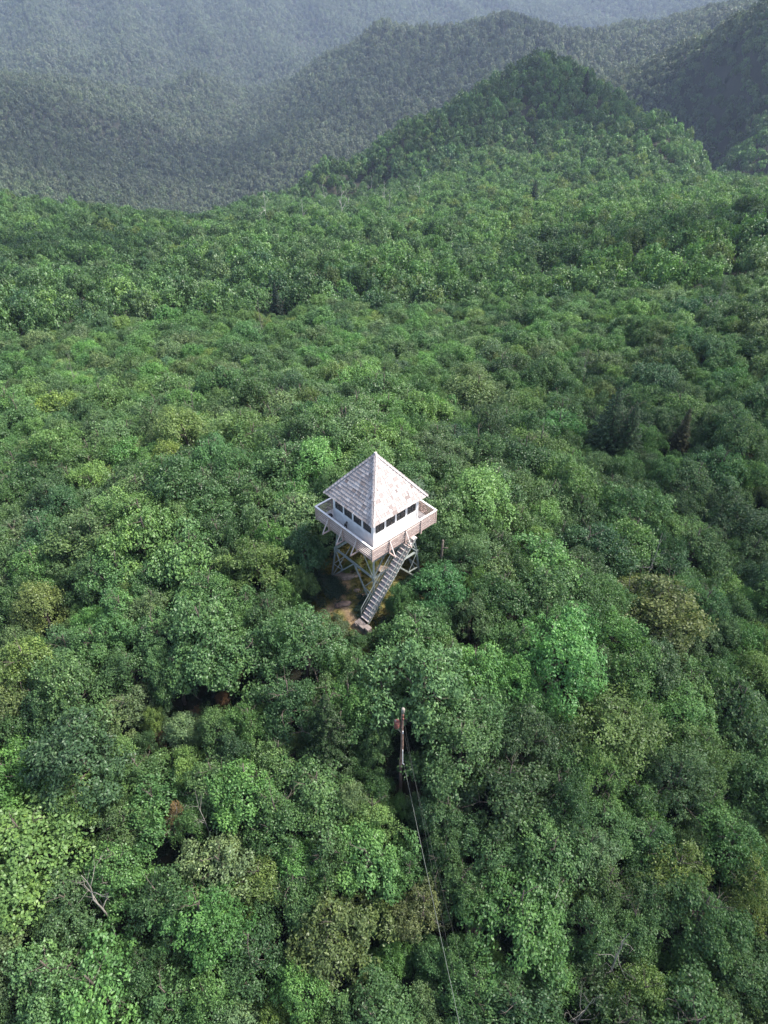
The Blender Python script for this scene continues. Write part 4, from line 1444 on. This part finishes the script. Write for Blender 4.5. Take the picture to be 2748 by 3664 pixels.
def scatter(name, P, proto_idx, scl, rotz, cols, protos):
    me = bpy.data.meshes.new(name)
    me.vertices.add(len(P)); me.vertices.foreach_set('co', P.astype(np.float32).ravel())
    a = me.attributes.new('pick', 'INT', 'POINT'); a.data.foreach_set('value', proto_idx.astype(np.int32))
    a = me.attributes.new('size', 'FLOAT_VECTOR', 'POINT'); a.data.foreach_set('vector', scl.astype(np.float32).ravel())
    rv = np.zeros((len(P), 3), np.float32); rv[:, 2] = rotz
    a = me.attributes.new('turn', 'FLOAT_VECTOR', 'POINT'); a.data.foreach_set('vector', rv.ravel())
    c4 = np.ones((len(P), 4), np.float32); c4[:, :3] = cols
    a = me.attributes.new('leafcol', 'FLOAT_COLOR', 'POINT'); a.data.foreach_set('color', c4.ravel())
    o = link(name, me)
    ng = bpy.data.node_groups.new(name, 'GeometryNodeTree')
    ng.interface.new_socket('Geometry', in_out='INPUT', socket_type='NodeSocketGeometry')
    ng.interface.new_socket('Geometry', in_out='OUTPUT', socket_type='NodeSocketGeometry')
    gi = ng.nodes.new('NodeGroupInput'); go = ng.nodes.new('NodeGroupOutput')
    g2i = ng.nodes.new('GeometryNodeGeometryToInstance')
    for m in reversed(protos):        # the socket keeps the last link first
        src = bpy.data.objects.new(m.name + '_source', m)
        oi = ng.nodes.new('GeometryNodeObjectInfo'); oi.inputs['Object'].default_value = src
        oi.transform_space = 'ORIGINAL'
        ng.links.new(oi.outputs['Geometry'], g2i.inputs[0])
    iop = ng.nodes.new('GeometryNodeInstanceOnPoints')
    ng.links.new(gi.outputs[0], iop.inputs['Points']); ng.links.new(g2i.outputs[0], iop.inputs['Instance'])
    iop.inputs['Pick Instance'].default_value = True

    def na(nm, typ):
        n = ng.nodes.new('GeometryNodeInputNamedAttribute'); n.data_type = typ; n.inputs['Name'].default_value = nm
        return [s for s in n.outputs if s.enabled and s.name == 'Attribute'][0]
    ng.links.new(na('pick', 'INT'), iop.inputs['Instance Index'])
    ng.links.new(na('size', 'FLOAT_VECTOR'), iop.inputs['Scale'])
    e2r = ng.nodes.new('FunctionNodeEulerToRotation')
    ng.links.new(na('turn', 'FLOAT_VECTOR'), e2r.inputs[0]); ng.links.new(e2r.outputs[0], iop.inputs['Rotation'])
    ng.links.new(iop.outputs['Instances'], go.inputs[0])
    md = o.modifiers.new('scatter', 'NODES'); md.node_group = ng
    return o


rn = np.random.default_rng(123)
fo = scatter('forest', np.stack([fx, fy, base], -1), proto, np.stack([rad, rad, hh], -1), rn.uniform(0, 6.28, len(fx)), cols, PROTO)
tag(fo, 'unbroken green forest canopy covering the ridges and valleys beyond the tower', 'forest', None, 'stuff')

# low growth under the near trees
ux, uy = RNG.uniform(-70, 70, 15000), RNG.uniform(-46, 60, 15000)
ug = ground(ux, uy)
ok = frame_ok(ux, uy, ug, 0.1) & (clear_mask(ux, uy) < 0.3) & (np.hypot(ux - PX, uy - PY) > 1.2)
ux, uy, ug = ux[ok], uy[ok], ug[ok]
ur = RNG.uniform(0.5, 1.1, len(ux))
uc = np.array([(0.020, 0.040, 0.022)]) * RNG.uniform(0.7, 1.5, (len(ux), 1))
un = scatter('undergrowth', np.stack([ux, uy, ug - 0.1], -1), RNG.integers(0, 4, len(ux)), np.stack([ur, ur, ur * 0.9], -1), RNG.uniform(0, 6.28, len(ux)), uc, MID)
tag(un, 'dark low undergrowth filling the gaps between the tree crowns', 'undergrowth', None, 'stuff')

# ------------------------------------------------------------------ air
def build_haze():
    b = MB()
    lo = float(min(ground(np.array([-1500., 0, 1500, 0]), np.array([1500., 1700, 2500, 2500])))) - 120
    b.box((-3800, -3800, lo), (3800, 3800, 52))
    m, nt, bs = newmat('blue_summer_haze')
    nt.nodes.remove(bs)
    v = nt.nodes.new('ShaderNodeVolumePrincipled')
    v.inputs['Color'].default_value = (0.60, 0.74, 1.0, 1)
    v.inputs['Density'].default_value = HAZE
    v.inputs['Anisotropy'].default_value = 0.2
    nt.links.new(v.outputs[0], nt.nodes['Material Output'].inputs['Volume'])
    o = b.build('haze', [m])
    tag(o, 'thin blue haze filling the air over the far ridges', 'haze', None, 'stuff')


HAZE = 0.00012
build_haze()

# ------------------------------------------------------------------ light
w = bpy.data.worlds.new('World'); SC.world = w
w.use_nodes = True
nt = w.node_tree
sky = nt.nodes.new('ShaderNodeTexSky'); sky.sky_type = 'NISHITA'; sky.sun_disc = False
SUN_EL = R(53)
SUN_DIR = Vector((0.88, 0.10, 0)).normalized()
sky.sun_elevation = SUN_EL
sky.sun_rotation = math.atan2(SUN_DIR.x, SUN_DIR.y)
sky.air_density = 1.0; sky.dust_density = 2.5; sky.ozone_density = 1.0
bg = nt.nodes['Background']
nt.links.new(sky.outputs[0], bg.inputs['Color'])
bg.inputs['Strength'].default_value = 0.15
sl = bpy.data.lights.new('sun', 'SUN')
sl.energy = 4.0; sl.angle = R(4.5); sl.color = (1.0, 0.955, 0.89)
so = bpy.data.objects.new('sun', sl); COL.objects.link(so)
dirv = Vector((SUN_DIR.x * math.cos(SUN_EL), SUN_DIR.y * math.cos(SUN_EL), math.sin(SUN_EL)))
so.rotation_euler = dirv.to_track_quat('Z', 'Y').to_euler()
so.location = (60, 10, 90)

# ------------------------------------------------------------------ unseen clouds, each placed along the sun's line to shade a chosen slope
def cloud(shadow, height, rx, ry, seed, label, thin=False):
    import bmesh
    rn = np.random.default_rng(seed)
    t = (height - shadow[2]) / dirv.z
    c = Vector(shadow) + dirv * t
    bm = bmesh.new()
    for i in range(16):
        a, q = rn.uniform(0, 6.28), math.sqrt(rn.uniform(0, 1)) * 0.72
        k = rn.uniform(0.22, 0.42) * (1.15 - 0.5 * q)
        res = bmesh.ops.create_icosphere(bm, subdivisions=3, radius=1.0)
        off = Vector((math.cos(a) * q * rx, math.sin(a) * q * ry, 0))
        hz = min(rx, ry) * k * 0.75
        o3 = rn.random(3) * 40
        for v in res['verts']:
            p = np.array(v.co)
            d = 1 + 0.45 * float(gnoise(np.array([p[0] * 1.9 + o3[0] + p[2]]), np.array([p[1] * 1.9 + o3[1] - p[2]]))[0])
            z = p[2] * hz * d
            v.co = Vector((p[0] * rx * k * d, p[1] * ry * k * d, z if z > 0 else z * 0.25)) + off
    me = bpy.data.meshes.new('cloud'); bm.to_mesh(me); bm.free()
    me.materials.append(M_CLOUDT if thin else M_CLOUD)
    me.polygons.foreach_set('use_smooth', [True] * len(me.polygons))
    o = link('cloud', me, None, c)  # out of frame, placed only to shade a slope
    tag(o, label, 'cloud', None, 'structure')


M_CLOUD, _nt, _b = newmat('cloud_white')
_b.inputs['Base Color'].default_value = (0.85, 0.86, 0.88, 1); _b.inputs['Roughness'].default_value = 1.0
_tr = _nt.nodes.new('ShaderNodeBsdfTransparent'); _mx = _nt.nodes.new('ShaderNodeMixShader')
_mx.inputs[0].default_value = 0.22          # thin cloud: most light passes each puff's skin
_nt.links.new(_tr.outputs[0], _mx.inputs[1]); _nt.links.new(_b.outputs[0], _mx.inputs[2])
_nt.links.new(_mx.outputs[0], _nt.nodes['Material Output'].inputs['Surface'])

M_CLOUDT = M_CLOUD.copy(); M_CLOUDT.name = 'thin_cloud_white'
M_CLOUDT.node_tree.nodes[_mx.name].inputs[0].default_value = 0.10


def far_at(px, py):
    d = ray(px, py)
    t = np.linspace(100, 4000, 4000)
    P = CAM + d * t[:, None]
    return P[int(np.argmax(P[:, 2] - ground(P[:, 0], P[:, 1]) - 5 < 0))]


cloud(far_at(1230, 200), 330, 110, 90, 1, 'unseen cloud whose shadow lies on the peak of the far hill')
cloud(far_at(1590, 230), 360, 170, 150, 2, 'unseen cloud whose shadow lies on the steep slope behind the far hill', True)
cloud(far_at(60, 550), 330, 55, 42, 3, 'small unseen cloud whose shadow darkens the wood at the left')
cloud(np.array([44., -22., -12.]), 330, 34, 40, 4, 'small unseen cloud whose shadow darkens the near trees on the right')
cloud(far_at(1580, 480), 330, 50, 40, 8, 'small unseen cloud whose shadow darkens the shoulder on the right')
cloud(np.array([36., 30., -10.]), 330, 30, 34, 9, 'small unseen cloud whose shadow falls beyond the spruce pair')
cloud(far_at(180, 330), 420, 300, 260, 5, 'broad unseen cloud whose shadow lies over the deep valley', True)
cloud(far_at(700, 240), 420, 260, 200, 7, 'broad unseen cloud shading the slope beyond the deep valley', True)
cloud(far_at(1000, 90), 420, 170, 110, 6, 'long unseen cloud whose shadow lies along the distant crest', True)

# ------------------------------------------------------------------ camera
cam = bpy.data.cameras.new('camera')
co = bpy.data.objects.new('camera', cam); COL.objects.link(co)
cam.sensor_fit = 'VERTICAL'; cam.sensor_height = 24.0; cam.sensor_width = 18.0
cam.lens = 24.0 * FPX / IH
cam.clip_start = 0.5; cam.clip_end = 9000
M = Matrix(((CR[0], CU[0], -_F[0], CAM[0]), (CR[1], CU[1], -_F[1], CAM[1]), (CR[2], CU[2], -_F[2], CAM[2]), (0, 0, 0, 1)))
co.matrix_world = M
SC.camera = co
SC.render.resolution_x = 768; SC.render.resolution_y = 1024
vs = SC.view_settings
SC.display_settings.display_device = 'sRGB'
vs.view_transform = 'Standard'; vs.look = 'None'; vs.gamma = 1.0; vs.exposure = 1.23
vs.use_curve_mapping = False
SC.cycles.use_denoising = True
SC.cycles.max_bounces = 6
SC.cycles.transparent_max_bounces = 32
SC.cycles.volume_bounces = 0
